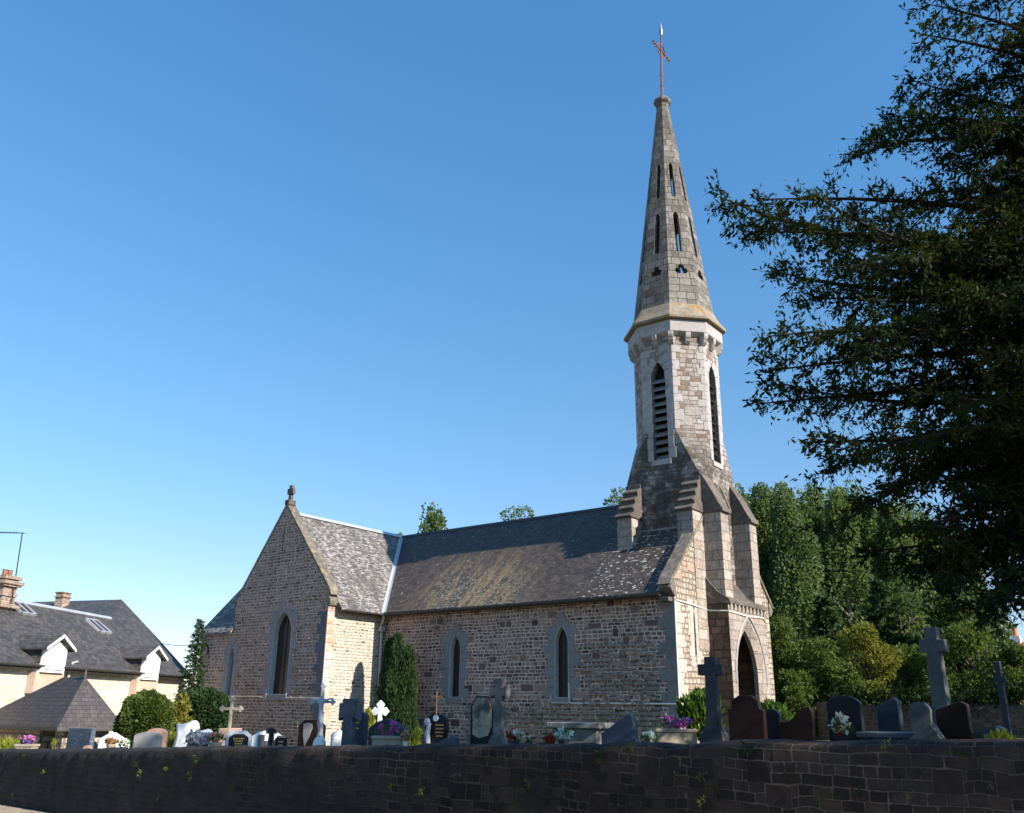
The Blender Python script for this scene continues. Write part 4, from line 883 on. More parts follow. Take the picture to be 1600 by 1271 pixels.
headstone(687,718,1150,15.8,'slant2',12,mGryB,'low blue grey plaque lying right of the heart shaped stone',plinth=False,name='grave_marker')
t,w,h=headstone(735,775,1088,16.6,'oct',12,mBlk,'black headstone with a sandy patch of painted sunlight and rounded top beside the tall granite cross',th=.16); MB().prism([(-.38*w,.42*h),(-.1*w,.36*h),(.3*w,.40*h),(.46*w,.55*h),(.44*w,.84*h),(.24*w,.975*h),(-.24*w,.975*h),(-.42*w,.84*h)],lambda a,c,d:(a,d,c),-.09,-.078).build('sun_patch',mSandst,t,loc=(0,0,0))  # sun speckle on the black stone, painted as a sandy plate
cross(780,1061,1081,13,16.2,8,mGryL,'tall mossy granite cross on a pedestal beside the black sandy faced headstone',sw=.14,th=.14,style='flared',base=.42)
pot_flowers(790,816,1143,14.6,mRed,'pot of red and white flowers right of the tall mossy cross',vp=1157,mp=mBlkB,mb2=mWhF)
bush_thing('dwarf_cypress',826,1144,10,14.4,mPlG,'tiny dwarf cypress sprig between the flower pots on the wall edge',300,.04,'shrub',wid=.2,oval=1.6)
# stone chest tomb
p,ax,k=frame(902,16.8,12); zt_=at(902,1129,16.8).z-p.z; w=86/k
t=thing('chest_tomb','long weathered stone chest tomb with an overhanging slab','tomb',p,R(12))
MB().box(-w/2,w/2,-.35,.5,0,.16).build('plinth',mTomb,t,bevel=.02,loc=(0,0,0)); MB().box(-w/2+.12,w/2-.08,-.2,.42,.16,zt_-.1).build('chest',mTomb,t,bevel=.02,loc=(0,0,0)); MB().box(-w/2+.04,w/2,-.28,.5,zt_-.1,zt_).build('top_slab',mTomb,t,bevel=.02,loc=(0,0,0))
pot_flowers(868,894,1140,15.0,mIce,'pot of pale blue and white flowers before the chest tomb',vp=1156,mp=mBlkB)
pot_flowers(850,866,1155,14.6,mRed,'small clump of rust red flowers at the foot of the chest tomb',vp=1162,mp=mTer)
headstone(940,996,1115,15.2,'slant',10,mGryB,'wide blue grey headstone with a steeply slanting top',th=.2,plinth=False)
pot_flowers(1004,1026,1149,14.4,mWhF,'pot of white flowers between the slanting headstone and the trough',vp=1158,mp=mGryB)
pot_flowers(1024,1086,1121,14.6,mMag,'long pale stone trough of purple and magenta flowers',trough=True,vp=1139,mp=mConc,mb2=mPurp,n=26,fs=.06)
bush_thing('laurel_shrub',1098,1083,66,21.,mPlG,'leafy bright green shrub against the west front',1500,.16,'shrub',wid=.6)
bush_thing('laurel_shrub',1214,1094,44,24.,mPlG,'bright green shrub by the right corner of the porch',700,.16,'shrub',wid=.6)
# --- right group (in the tree shade) ---
cross(1117,1027,1047,19,14.4,8,mDkGr,'very large dark granite cross in front of the porch',sw=.165,th=.16,style='plain',base=.5)
headstone(1140,1199,1087,13.6,'shoulder',8,mBrn,'tall dark brown headstone with a shouldered top before the church door',th=.16)
headstone(1196,1224,1108,14.6,'arch',4,mBlk,'narrow black headstone between the two brown ones',th=.14)
headstone(1220,1275,1105,13.6,'swoop',6,mBrn2,'reddish brown headstone with a swooping wave top',th=.16)
headstone(1296,1352,1087,14.4,'arch',4,mBlk,'broad polished black headstone behind white lilies',th=.16)
t=pot_flowers(1298,1334,1122,13.4,mWhF,'vase of white lilies with red flowers before the polished black headstone',vp=1150,mp=mBlk,n=7,fs=.11,mb2=mRed)
headstone(1374,1414,1090,15.0,'slant2',2,mBlkB,'leaning dark blue headstone with a slanting top',th=.26)
headstone(1425,1461,1098,16.2,'oct',4,mGryL,'grey lichened headstone with a rounded top behind the wedge shaped tomb',th=.2)
headstone(1418,1478,1130,13.0,'wedge',6,mGryL,'low wedge shaped pale granite tombstone by the wall',th=.5,plinth=False)
p,ax,k=frame(1395,14.,4); t=thing('grave_slab','flat blue grey grave slab in front of the leaning dark headstone','tomb',p,R(4)); zz=at(1395,1144,14.).z-p.z
MB().box(-.36,.36,-.5,.5,0,zz-.08).build('kerb',mGryB,t,bevel=.015,loc=(0,0,0)); MB().box(-.4,.4,-.54,.54,zz-.08,zz).build('slab',mGryB,t,bevel=.015,loc=(0,0,0))
cross(1478,981,1010,21,16.6,-6,mGryL,'tallest granite cross in the churchyard, on a moulded pedestal at the right',sw=.22,th=.2,style='plain',base=.78)
headstone(1467,1521,1096,13.6,'slant2',4,mBrn,'dark brown headstone with a slanting top before the tallest cross',th=.3)
headstone(1524,1572,1134,13.6,'slant2',0,mGryB,'low blue grey block stone right of the slanting brown headstone',th=.3,plinth=False)
cross(1576,1034,1062,10,17.,0,mDkGr,'thin weathered stone cross at the far right',sw=.10,th=.1,style='plain')
bush_thing('wall_top_plant',1560,1145,44,12.6,mPlY,'low yellow green plants on the wall edge at the far right',500,.07,'plant')
MB_=0
# small plaque and tufts on the wall face
pq=onp(963,1197,(0,1,0),WY(6)-.03); t=thing('wall_plaque','tiny green and white plaque fixed on the dark retaining wall','plaque',pq,0)
MB().box(-.04,.04,-.012,.03,-.04,.03).build('plate',plain('green_plate',(.12,.30,.26),.5,.2,9.,.0),t,loc=(0,0,0)); MB().box(.0,.045,-.016,.02,-.06,-.03).build('white_tab',mWhP,t,loc=(0,0,0))
tl=[(262,1202),(178,1232),(250,1247),(222,1208),(300,1214),(365,1234),(70,1205),(40,1180),(22,1242),(660,1237),(640,1252),(690,1253),(1097,1212),(1080,1165),(1110,1232),(1100,1250),(1170,1165),(1500,1182),(1385,1162),(940,1182),(840,1172),(826,1225),(990,1172),(1060,1212),(1425,1240),(1230,1215),(1340,1235),(612,1226),(310,1186),(215,1195)]
proto=[]; mTuft=leafmat('wall_tuft_leaf',(.10,.12,.02),(.17,.18,.03))
for k_ in range(3):
    P=pts_ellipsoid(26,(0,-.02,0),(.05,.03,.04),.1); D=P+np.array([0,-.04,.02]); D/=np.linalg.norm(D,axis=1)[:,None]
    proto.append(quads_mesh('wall_tuft',leafquads(P,.055*(.6+.7*rng.random(26)),.25,D,.3),mTuft if k_==0 else mPlD))
for i,(u,v) in enumerate(tl):
    y=WY(at(u,v,9).x)
    for _ in range(4): q=onp(u,v,(0,1,0),y-.02); y=WY(q.x)
    o=proto[i%3] if i<3 else proto[i%3].copy()
    if i>=3: COL.objects.link(o)
    o.location=onp(u,v,(0,1,0),y-.02); o.rotation_euler=(0,rng.random()*6.28,0); s_=.45+.5*rng.random(); o.scale=(s_,s_,s_)
    tag(o,'small tuft of leaves growing from the dark retaining wall','plant','tufts growing from the retaining wall')
# ================================================================ trees and hedges
lYew=leafmat('yew_leaf',(.007,.015,.006),(.026,.042,.012),.25,.7,((.065,.070,.013),.8,.55),.08)
lPop=leafmat('poplar_leaf',(.085,.13,.05),(.155,.20,.095),.42,.45,((.06,.10,.035),.25,.6))
lPop2=leafmat('broad_leaf',(.036,.062,.02),(.078,.11,.036),.4,.5,((.03,.055,.02),.4,.6))
lCon=leafmat('conifer_needle',(.018,.036,.014),(.045,.075,.024),.2,.6)
lShr=leafmat('hedge_leaf',(.060,.095,.022),(.125,.16,.040),.4,.5,((.035,.06,.018),.6,.5))
lShY=leafmat('golden_hedge_leaf',(.14,.15,.024),(.24,.21,.045),.4,.5,((.06,.09,.02),.7,.4))
lIvy=leafmat('ivy_leaf',(.007,.015,.006),(.022,.038,.012),.2,.7,None,.06)
lCyp=leafmat('cypress_spray',(.020,.045,.016),(.050,.085,.028),.2,.6)
def tree_root(name,label,p,cat='tree',group=None): return thing(name,label,cat,p,0,group)
def trunkmesh(t,h,r,m,lean=(0,0),limbs=8,lo=.25,spread=.35,rr=random):
    b=MB(); pts=[(lean[0]*k/6*h*.2,lean[1]*k/6*h*.2,h*k/6) for k in range(7)]
    b.tube(pts,[r*(1-.145*k) for k in range(7)],8)
    for i in range(limbs):
        z=h*(lo+(.9-lo)*i/limbs); a=i*2.4; L=h*spread*(1-.6*i/limbs)
        b.tube([(0,0,z),(L*.5*math.cos(a),L*.5*math.sin(a),z+L*.45),(L*math.cos(a),L*math.sin(a),z+L*.8)],[r*.35,r*.2,r*.06],5)
    return b.build('trunk',m,t,loc=(0,0,0),smooth=True)
def crown(t,clumps,n,leaf,m,wid=.6,up=.0,name='crown',shell=.5):
    tot=sum(c[1][0]*c[1][1]*c[1][2] for c in clumps)**1.0; P=[];D=[]
    wts=np.array([(c[1][0]*c[1][1]*c[1][2])**.66 for c in clumps]); wts/=wts.sum()
    for (c,r),w in zip(clumps,wts):
        q=pts_ellipsoid(max(8,int(n*w)),c,r,shell); P.append(q); d=(q-np.array(c))/np.array(r); D.append(d/ (np.linalg.norm(d,axis=1)[:,None]+1e-6))
    P=np.concatenate(P); D=np.concatenate(D)+rng.normal(size=(len(P),3))*.5
    o=quads_mesh(name,leafquads(P,leaf*(.6+.8*rng.random(len(P))),wid,D,up),m,t); o.matrix_parent_inverse=Matrix.Identity(4); return o
def poplar(u,vt,dep,wpx,label,m=None,n=5200,leaf=.30,group=None,name='poplar'):
    p=at(u,1120,dep); p.z=-1.3; h=at(u,vt,dep).z-p.z; w=wpx*dep/FPX/2
    t=tree_root(name,label,p,'tree',group); trunkmesh(t,h*.9,.28,mBarkL,limbs=14,lo=.12,spread=.16)
    cl=[]
    for i in range(34):
        f=rng.random()**.85; z=h*(.10+.80*f); rad=w*(1.05-.75*max(0,f-.35)/.65)*(.35+.65*math.sqrt(rng.random())); a=rng.random()*6.28
        s=.30*w+.22*w*rng.random()
        cl.append(((rad*math.cos(a)*.8,rad*math.sin(a)*.8,z),(s,s,s*(2.0+1.2*rng.random()))))
    for i in range(7):                                       # upright tops
        a=rng.random()*6.28; q=w*.75*math.sqrt(rng.random()); z=h*(.99-.16*(q/w)-.07*rng.random()); hh=h*.11
        cl.append(((q*math.cos(a),q*math.sin(a),z-hh),(.13*w+.12,.13*w+.12,hh)))
    crown(t,cl,n,leaf,m or lPop,.75,.1,shell=.6); return t
def round_tree(u,vt,dep,wpx,label,m,n=5000,leaf=.26,name='broadleaf_tree',hz=.35,group=None,cat='tree',squash=1.):
    p=at(u,1120,dep); p.z=zg(p.x)-.1; h=at(u,vt,dep).z-p.z; w=wpx*dep/FPX/2
    t=tree_root(name,label,p,cat,group); trunkmesh(t,h*.8,.03*h+.05,mBark,limbs=9,spread=.3)
    cl=[]
    for i in range(26):
        a=rng.random()*6.28; f=rng.random(); z=h*(hz*.5+(1-hz*.5)*f); env=math.sqrt(max(.06,1-((f-.40)/.64)**2)); q=w*env*math.sqrt(rng.random())*.78
        s=w*(.26+.20*rng.random())*(.55+.45*env); cl.append(((q*math.cos(a),q*math.sin(a),min(z,h-s*.8)),(s,s,s*.85*squash)))
    crown(t,cl,n,leaf,m,.6); return t
def conifer(u,vt,dep,wpx,label,m,n=4500,leaf=.3,name='conifer',drop=.35,gap=1.):
    p=at(u,1120,dep); p.z=zg(p.x)-.1; h=at(u,vt,dep).z-p.z; w=wpx*dep/FPX/2
    t=tree_root(name,label,p); b=MB(); b.tube([(0,0,0),(0,0,h*.5),(0,0,h*.98)],[.035*h*.5,.02*h*.5,.01],7); 
    P=[];D=[]; nb=int(60*gap); 
    for i in range(nb):
        f=.05+.93*(i/nb)**.9; z=h*f; a=i*2.399+rng.random()*.5; L=w*(1-f)**1.0*(.75+.4*rng.random())+.03*w
        e=np.array([math.cos(a)*L,math.sin(a)*L,-drop*L+.18*L]); b.tube([(0,0,z),(e[0],e[1],z+e[2])],[.02*w+.008,.004],4,cap=False)
        k=max(6,int(n/nb*(.25+1.2*L/w)/1.0)); s=rng.random(k)**.7
        q=np.array([0,0,z])+s[:,None]*e+rng.normal(size=(k,3))*np.array([.10,.10,.06])*(.3+L*.55)
        d=np.tile(e/np.linalg.norm(e),(k,1))+rng.normal(size=(k,3))*.45; P.append(q); D.append(d)
    b.build('trunk',mBark,t,loc=(0,0,0))
    P=np.concatenate(P); o=quads_mesh('crown',leafquads(P,leaf*(.6+.7*rng.random(len(P))),.35,np.concatenate(D),-.05),m,t); o.matrix_parent_inverse=Matrix.Identity(4); return t

# --- the great dark tree on the right: boughs sweep out of a trunk that stands just outside the frame
tp=at(1760,1150,9.4); tb_=Vector((tp.x,tp.y,zg(tp.x)-.1))
yew=tree_root('overhanging_tree','huge dark evergreen tree whose boughs reach in over the wall from the right',tb_)
rg2=np.random.default_rng(21); mBarkD=plain('dark_bark',(.030,.023,.018),.95,.4,8.,.02)
BB=MB(); LP=[];LD=[];LL=[]
def spray(a,b_,n,sz):
    """leafy twig from a to b"""
    s=rg2.random(n)**.8; d=(b_-a); P=a+s[:,None]*d+rg2.normal(size=(n,3))*.022
    D=d/np.linalg.norm(d)+rg2.normal(size=(n,3))*.75; D[:,2]-=.15
    LP.append(P); LD.append(D); LL.append(sz*(.6+.7*rg2.random(n)))
def bough(A,B,r0=.06,arch=.25,dens=1.,side=.62,t0=.18,drp=.0):
    A=np.array(A);B=np.array(B); d=B-A; L=np.linalg.norm(d); dn=d/L
    mid=A+d*.55+np.array([0,0,arch*L*.45])+rg2.normal(size=3)*.12*L
    cur=lambda t:(1-t)**2*A+2*t*(1-t)*mid+t*t*B
    BB.tube([tuple(cur(t)) for t in np.linspace(0,1,9)],[r0*.8*(1-.9*t) for t in np.linspace(0,1,9)],6)
    hz=np.cross(dn,[0,0,1.]); hz/=np.linalg.norm(hz)+1e-6; n=int(L*12.*dens)
    for i in range(n):
        t=t0+(1-t0)*(i+rg2.random())/n; q=cur(t); s=1 if i%2 else -1
        ln=side*(.28+.72*(1-t)**.7*min(1,t*4+.3))*(.55+.75*rg2.random())
        dr=hz*s*(.75+.3*rg2.random())+dn*(.45+.4*rg2.random())+np.array([0,0,rg2.normal()*.45-.10-drp]); dr/=np.linalg.norm(dr)
        e=q+dr*ln; m_=q+dr*ln*.5+np.array([0,0,.05*ln]); 
        BB.tube([tuple(q),tuple(m_),tuple(e)],[.012*(.5+ln),.007,.003],4,cap=False)
        spray(q+dr*ln*.15,m_,int(11*ln/.5)+4,.085); spray(m_,e,int(14*ln/.5)+4,.084)
        for k in range(int(3+ln*6.5)):                           # secondary twigs
            w=q+dr*ln*(.25+.75*rg2.random()); dd=dr*.5+rg2.normal(size=3)*.6+np.array([0,0,-.25]); dd/=np.linalg.norm(dd)
            l2=.12+.16*rg2.random(); spray(w,w+dd*l2,8,.074)
            if k%2==0: BB.tube([tuple(w),tuple(w+dd*l2)],[.004,.002],3,cap=False)
    spray(cur(.94),np.array(cur(1.))+dn*.05,14,.085)
TIPS=[(1124,308,8.6,400),(1160,362,9.2,420),(1182,312,9.6,370),(1268,302,8.2,350),(1328,250,9.0,300),(1352,222,10,290),(1412,184,8.5,250),(1412,122,9.4,210),(1430,52,8.8,150),(1442,5,9.5,110),(1455,-70,8.6,40),(1570,-80,9.5,-20),(1600,60,8.6,60),
 (1216,425,9.0,470),(1245,470,10,490),(1207,525,8.4,540),(1185,582,9.0,560),(1180,632,9.4,600),(1224,600,10.2,570),(1272,690,8.6,650),(1292,742,9.4,690),(1300,640,10.5,610),(1345,705,8.0,670),(1385,765,9,720),
 (1288,838,8.8,690),(1340,862,9.6,720),(1420,830,8.4,750),(1440,890,9.2,780),(1490,905,8.6,800),(1510,955,9.4,830),(1565,945,8.2,840),(1560,900,9,830),(1330,800,9.8,720),
 (1380,400,8,400),(1400,520,10.5,510),(1450,300,10,310),(1480,620,8,610),(1500,450,9,450),(1520,200,8.2,210),(1550,130,10,150),(1560,740,10,730),(1450,700,10.4,690),(1350,560,8,560),(1330,470,10.6,470),(1560,560,7.8,560),(1560,330,8,340),(1500,780,8.4,770),(1530,830,10,800),(1590,680,8.2,680),(1590,450,8.6,450),(1430,590,9,590),(1480,380,8.2,380),(1420,450,9.2,450),(1300,380,9.4,400),(1290,420,8.6,440),(1480,250,9.0,260),(1590,230,9.2,240),(1320,540,9.2,540),(1500,700,9.2,700),(1460,820,9.4,770),(1540,420,10,420),(1540,640,9.,640),(1470,520,8.3,520),(1580,300,8.,300),(1570,500,9.6,500),(1590,840,9.,820),(1540,700,8.2,690),(1430,760,8.6,740),(1480,150,9.2,160),(1510,330,9.6,330),(1460,450,8.2,450),(1590,580,9.4,580),(1500,860,8.8,820),(1580,60,9.2,90),(1395,330,9.2,340),(1545,260,8.6,270)]
for (u,v,dp,v0) in TIPS:
    A=at(1770,v0,9.4); B=at(u,v,dp); L=(B-A).length
    bough(A,B,.03+.012*L,rg2.normal()*.12+.16,.70 if u<1360 or v<150 else .82,.58+.2*rg2.random(),.12)
for i in range(26):                                            # the part of the crown beyond the frame
    a=R(-75+190*rg2.random()); z=1.5+9.0*i/26; L=4.6-.22*max(0,z-3); A=np.array([tb_.x+.12*z,tb_.y,z]); B=A+np.array([L*math.cos(a),L*math.sin(a),.6+.8*rg2.random()])
    bough(A,B,.07,.2,.55,1.0,.15)
BB.tube([tuple(tb_)]+[tuple(at(1800,v,9.4)) for v in (900,600,300,0,-120)],[.42,.36,.30,.22,.13,.05],10)
BB.build('trunk',mBarkD,yew)
LPc=np.concatenate(LP); 
quads_mesh('crown',leafquads(LPc,np.concatenate(LL),.34,np.concatenate(LD),0.,rg2),lYew,yew)
# two more trees farther west, outside the frame, whose shade lies over the right half of the churchyard
for i,(x,y,h,r,lb) in enumerate(((25.,-9.8,11.5,4.6,'tall broadleaf tree standing west of the churchyard'),(26.5,-17.5,12.,4.8,'broad leafy tree beside the road west of the great evergreen'))):
    t=tree_root('broadleaf_tree',lb,(x,y,zg(x)-.3)); trunkmesh(t,h*.8,.35,mBark,limbs=10,spread=.3)
    cl=[]
    for k in range(30):
        a=rng.random()*6.28; f=rng.random(); q=r*math.sqrt(max(.1,1-((f-.45)/.6)**2))*math.sqrt(rng.random())*.8; s=r*.33; cl.append(((q*math.cos(a),q*math.sin(a),h*(.14+.80*f)),(s,s,s*.8)))
    crown(t,cl,7000,.34,lPop2,.6)
for k_,(u_,v_,w_) in enumerate(((1195,775,90),(1240,768,90),(1283,764,95),(1325,768,95),(1366,775,95),(1412,785,100),(1460,800,100))): poplar(u_,v_,74,w_,('poplar of the rear row nearest the church tower','second poplar of the rear row from the tower','third poplar of the rear row from the tower','fourth poplar of the rear row from the tower','fifth poplar of the rear row, behind the dark boughs','sixth poplar of the rear row, behind the dark boughs','last poplar of the rear row, behind the dark boughs')[k_],group='rear row of poplars behind the church',n=14000,leaf=.25)
# --- poplar row and wood behind the porch
PR=[(1172,772,62,86),(1218,758,66,80),(1262,752,60,88),(1304,757,64,80),(1345,765,61,84),(1388,770,66,86),(1435,785,62,90),(1484,800,66,90),(1535,830,63,90)]
names_=['first poplar of the row, right behind the buttresses of the church','second poplar from the church in the row behind the hedge','third poplar from the church, its spiky tops highest in the row','fourth poplar from the church in the row behind the hedge','fifth poplar from the church, half behind the dark boughs','sixth poplar from the church, behind the dark boughs','seventh poplar from the church, behind the dark boughs','eighth poplar from the church, behind the tall granite cross','last poplar of the row, at the right edge']
for (u,v,d,w),lb in zip(PR,names_): poplar(u,v,d,w,lb,group='row of poplars behind the church',n=22000,leaf=.21)
conifer(1305,925,46,120,'dark spreading conifer at the foot of the poplars',lCon,6500,.42)
conifer(1395,900,49,130,'dark conifer behind the golden shrub',lCon,6000,.42)
round_tree(1425,905,50,120,'dense green tree behind the tallest granite cross',lPop2,6000,.28)
round_tree(1510,930,47,120,'leafy tree between the tallest cross and the red roofed house',lPop2,6000,.26)
round_tree(1572,925,60,60,'pale rounded tree beside the red roofed house',lPop,4000,.26)
HG='shrubs of the hedge behind the low wall'
for u,v,d,w,m,lb in ((1232,965,39,95,lShr,'shrub of the hedge nearest the porch'),(1285,1000,38,95,lShr,'green shrub of the hedge left of the golden one'),(1362,978,39,105,lShY,'golden yellow shrub in the middle of the hedge'),(1432,1010,40,95,lShr,'green shrub of the hedge left of the tallest cross'),(1530,975,38,110,lShr,'tall green shrub right of the tallest cross'),(1595,1005,37,70,lShr,'shrub of the hedge at the right edge'),(1330,1040,37.5,80,lShr,'low green shrub under the golden one'),(1250,1050,37.3,80,lShr,'low bright shrub above the wall by the porch'),(1480,1045,38,80,lShr,'low shrub behind the shaft of the tallest cross')):
    round_tree(u,v,d,w,lb,m,8000,.135,'hedge_shrub',.15,HG,'shrub',1.1)
# ivy along the top of the churchyard wall
iv=thing('ivy','dark ivy hanging over the top of the low boundary wall','ivy',(9.,9.1,.3)); n=9000
X=rng.random(n)*27-7.2; zz=rng.normal(size=n)*.2; hh=.20+.22*np.sin(X*.9+1)+.12*np.sin(X*2.3)
P=np.stack([X,rng.normal(size=n)*.28+.1,.12+zz+hh*(rng.random(n)-.1)+np.where(X>-2,.32,.10)],1)
o=quads_mesh('foliage',leafquads(P,.15*(.6+.7*rng.random(n)),.7),lIvy,iv); o.matrix_parent_inverse=Matrix.Identity(4)
# --- cypress in the angle of the transept
cy=thing('cypress','tall dark green cypress with three tips in the corner of nave and transept','cypress',(-11.35,-1.15,zg(-11)-.1))
zb_=zg(-11)-.1; P=[];D=[]
for dx,dy,top,r,n in ((-.40,.0,2.60,.52,5600),(.08,-.1,2.74,.52,5600),(.52,.05,2.25,.54,5600),(.08,-.2,1.5,.90,6500)):
    h=top-zb_; f=rng.random(n)**.9; a=rng.random(n)*6.28; rad=r*np.clip(np.where(f<.25,.75+f,(1-f)**.42*1.08),0,1.1)*(.72+.33*np.sin(a*5+f*9+dx*7)*.4+.2*rng.random(n))
    P.append(np.stack([dx+rad*np.cos(a),dy+rad*np.sin(a)*.9,h*f],1)); D.append(np.stack([np.cos(a)*.45,np.sin(a)*.45,np.ones(n)*1.2],1))
P=np.concatenate(P); o=quads_mesh('foliage',leafquads(P,.15*(.6+.7*rng.random(len(P))),.28,np.concatenate(D),.1),lCyp,cy); o.matrix_parent_inverse=Matrix.Identity(4)
MB().tube([(-.3,0,0),(-.4,0,3.2)],[.08,.02],6).tube([(.1,0,0),(.05,0,3.2)],[.08,.02],6).tube([(.4,0,0),(.5,0,2.6)],[.07,.02],6).build('trunk',mBark,cy,loc=(0,0,0))
# --- left side trees
def clipped(u,vt,dep,wpx,label,m,n):
    p=at(u,1120,dep); p.z=zg(p.x)-.1; h=at(u,vt,dep).z-p.z; w=wpx*dep/FPX/2
    t=tree_root('clipped_bush',label,p,'shrub'); trunkmesh(t,h*.6,.06,mBark,limbs=6,spread=.3)
    D=rng.normal(size=(n,3)); D/=np.linalg.norm(D,axis=1)[:,None]; b=1+.07*np.sin(D[:,0]*7+D[:,2]*5)+.05*np.sin(D[:,1]*11+2)
    q=(1-.16*rng.random(n)**2)*b; P=np.stack([D[:,0]*w*q,D[:,1]*w*q,h*.52+D[:,2]*h*.48*q],1)
    o=quads_mesh('crown',leafquads(P,.095*(.6+.8*rng.random(n)),.65,D+rng.normal(size=(n,3))*.4),m,t); o.matrix_parent_inverse=Matrix.Identity(4)
conifer(295,964,33,74,'slender dark spruce in front of the slate roofed house',lCon,8500,.12,'spruce',.45,1.7)
clipped(228,1084,25,72,'round clipped bush with a sunlit top, left of the spruce',lShr,17000)
clipped(314,1078,28,84,'dark rounded bush at the foot of the spruce',lCyp,15000)
round_tree(282,1086,26.5,34,'small light green shrub between the two round bushes',lShY,1800,.11,'leafy_shrub',.1,None,'shrub',1.4)
# --- tree tops showing over the church roofs
poplar(607,814,70,36,'narrow tree top peeping over the transept ridge',n=1500,leaf=.3,name='poplar')
poplar(663,788,62,64,'pointed poplar top showing over the nave roof beside the valley',n=5000,leaf=.24)
round_tree(806,795,66,110,'broad tree top just showing above the middle of the nave ridge',lPop,7000,.22)
round_tree(976,764,60,90,'tree top showing between nave ridge and tower buttress',lPop,6000,.22)

# ================================================================ houses
mHW=rubble('cream_stone_wall',.16,.34,.012,.012,[(.62,.55,.46),(.65,.58,.49),(.59,.52,.44),(.63,.56,.47)],(.58,.51,.43),.005,.0,41.,stain=.25)
mBrick=rubble('chimney_brick',.075,.22,.010,.004,[(.30,.20,.15),(.36,.26,.20),(.24,.17,.13)],(.40,.34,.28),.006,.0,43.,stain=.4)
mPl=plain('pink_plaster',(.50,.38,.29),.9,.15,4.,.003)
P0=at(0,1035,30.6); P1=at(278,1055,40.8); ze=(P0.z+P1.z)/2
d=Vector((P1.x-P0.x,P1.y-P0.y,0)).normalized(); n=Vector((d.y,-d.x,0))
if n.dot(Vector((1,0,0)))<0: n=-n
PL=P0-d*7; PL.z=ze; PR_=Vector((P1.x,P1.y,ze)); c0=n.dot(P0)
hb=Vector((P1.x,P1.y,-2.8)); house=thing('stone_house','long cream stone house with a grey slate roof and two white dormers','house',hb)
rs=onp(172,968,tuple(n),c0-3.1); zrg=rs.z; sl_=(zrg-ze)/3.4
pn=Vector((n.x*sl_,n.y*sl_,1)).normalized(); pd=pn.dot(PR_+n*.3)             # roof plane through the eave
onr=lambda u,v: onp(u,v,tuple(pn),pd)
R1=onr(190,937); se=onr(172,968); rl=onr(22,941); bend=onr(236,986); eR=onr(300,1057); eL=PL+n*.3
ril=se+(rl-se)*2.2
back=-n*.35
hw=MB(); w0=PL-n*.0
hw.prism([(0,-3.2),((PR_-PL).length+.5,-3.2),((PR_-PL).length+.5,ze-.1),(0,ze-.1)],lambda a,c,t:tuple(Vector((PL.x,PL.y,0))+d*a-n*t+Vector((0,0,c))),0.,6.5)
hw.build('wall',mHW,house)
def thick(pts,off): 
    k=len(pts); return MB().add([tuple(p) for p in pts]+[tuple(p+off) for p in pts],[tuple(range(k)),tuple(range(2*k-1,k-1,-1))]+[(i,(i+1)%k,k+(i+1)%k,k+i) for i in range(k)])
roof=thick([eL,eR,bend,R1,se,ril],Vector((0,0,-.14))).build('roof',mSlH,house)
Rb=R1+(onp(45,941,(0,0,1),R1.z)-R1)*1.05
MB().add([tuple(p) for p in (R1,Rb,Rb-d*5+Vector((0,0,-4.2)),rl+Vector((0,0,-.02)),se+Vector((0,0,-.02)))],[(0,1,4),(1,3,4),(1,2,3)]).build('rear_roof',mSlH,house)
thick([R1,eR,Rb+(eR-R1),Rb],Vector((0,0,-.12))).build('hip_roof',mSlH,house)
thick([ril,se,se-n*3.6+Vector((0,0,-3.4)),ril-n*3.6+Vector((0,0,-3.4))],Vector((0,0,-.12))).build('back_slope',mSlH,house)
MB().tube([tuple(ril+Vector((0,0,.03))),tuple(se+Vector((0,0,.03)))],.09,6).build('ridge_cap',mZinc,roof)
gutter(tuple(eL+n*.06),tuple(eR+n*.06),roof)
def dormer(uc,vap,veav,vbot,w):
    ft=onp(uc,vap,tuple(n),c0+.42); a=(ft-PL).dot(d); zA=ft.z; zE=onp(uc,veav,tuple(n),c0+.42).z; zB=onp(uc,vbot,tuple(n),c0+.42).z
    o=Vector((PL.x,PL.y,0))+n*.42; mp=lambda x,z,t:tuple(o+d*(a+x)-n*t+Vector((0,0,z)))
    dm=MB().prism([(-w/2,zB),(w/2,zB),(w/2,zE),(0,zA-.06),(-w/2,zE)],mp,0.,2.7).build('dormer',mWhP,house)
    MB().box(0,0,0,0,0,0) if 0 else None
    cheek=MB(); 
    for s in(-1,1): cheek.prism([(s*w/2,zB+.3),(s*(w/2+.03),zB+.3),(s*(w/2+.03),zE),(s*w/2,zE)],mp,.12,2.6)
    cheek.build('slate_cheek',mSlH,dm)
    for s in(-1,1):
        rf=MB().prism([(s*(w/2+.17),zE-.12),(s*(w/2+.17),zE-.05),(0,zA+.10),(0,zA+.0)],mp,-.2,3.0); rf.build('roof',mSlH,dm)
        MB().prism([(s*(w/2+.18),zE-.13),(s*(w/2+.18),zE-.035),(0,zA+.115),(0,zA+.01)],mp,-.235,-.20).build('barge_board',mWhP,dm)
    sh=MB(); 
    for s in(-1,1): sh.prism([(s*.03,zB+.1),(s*(w/2-.1),zB+.1),(s*(w/2-.1),zE-.05),(s*.03,zE-.05)],mp,-.05,.0)
    sh.build('shutter',mWhP,dm)
    MB().prism([(-w/2-.15,zB-.7),(w/2+.15,zB-.7),(w/2+.15,zB),(-w/2-.15,zB)],mp,.10,.45).build('plaster_panel',mPl,dm)
dormer(92,997,1012,1052,1.12); dormer(241,1014,1027,1063,1.12)
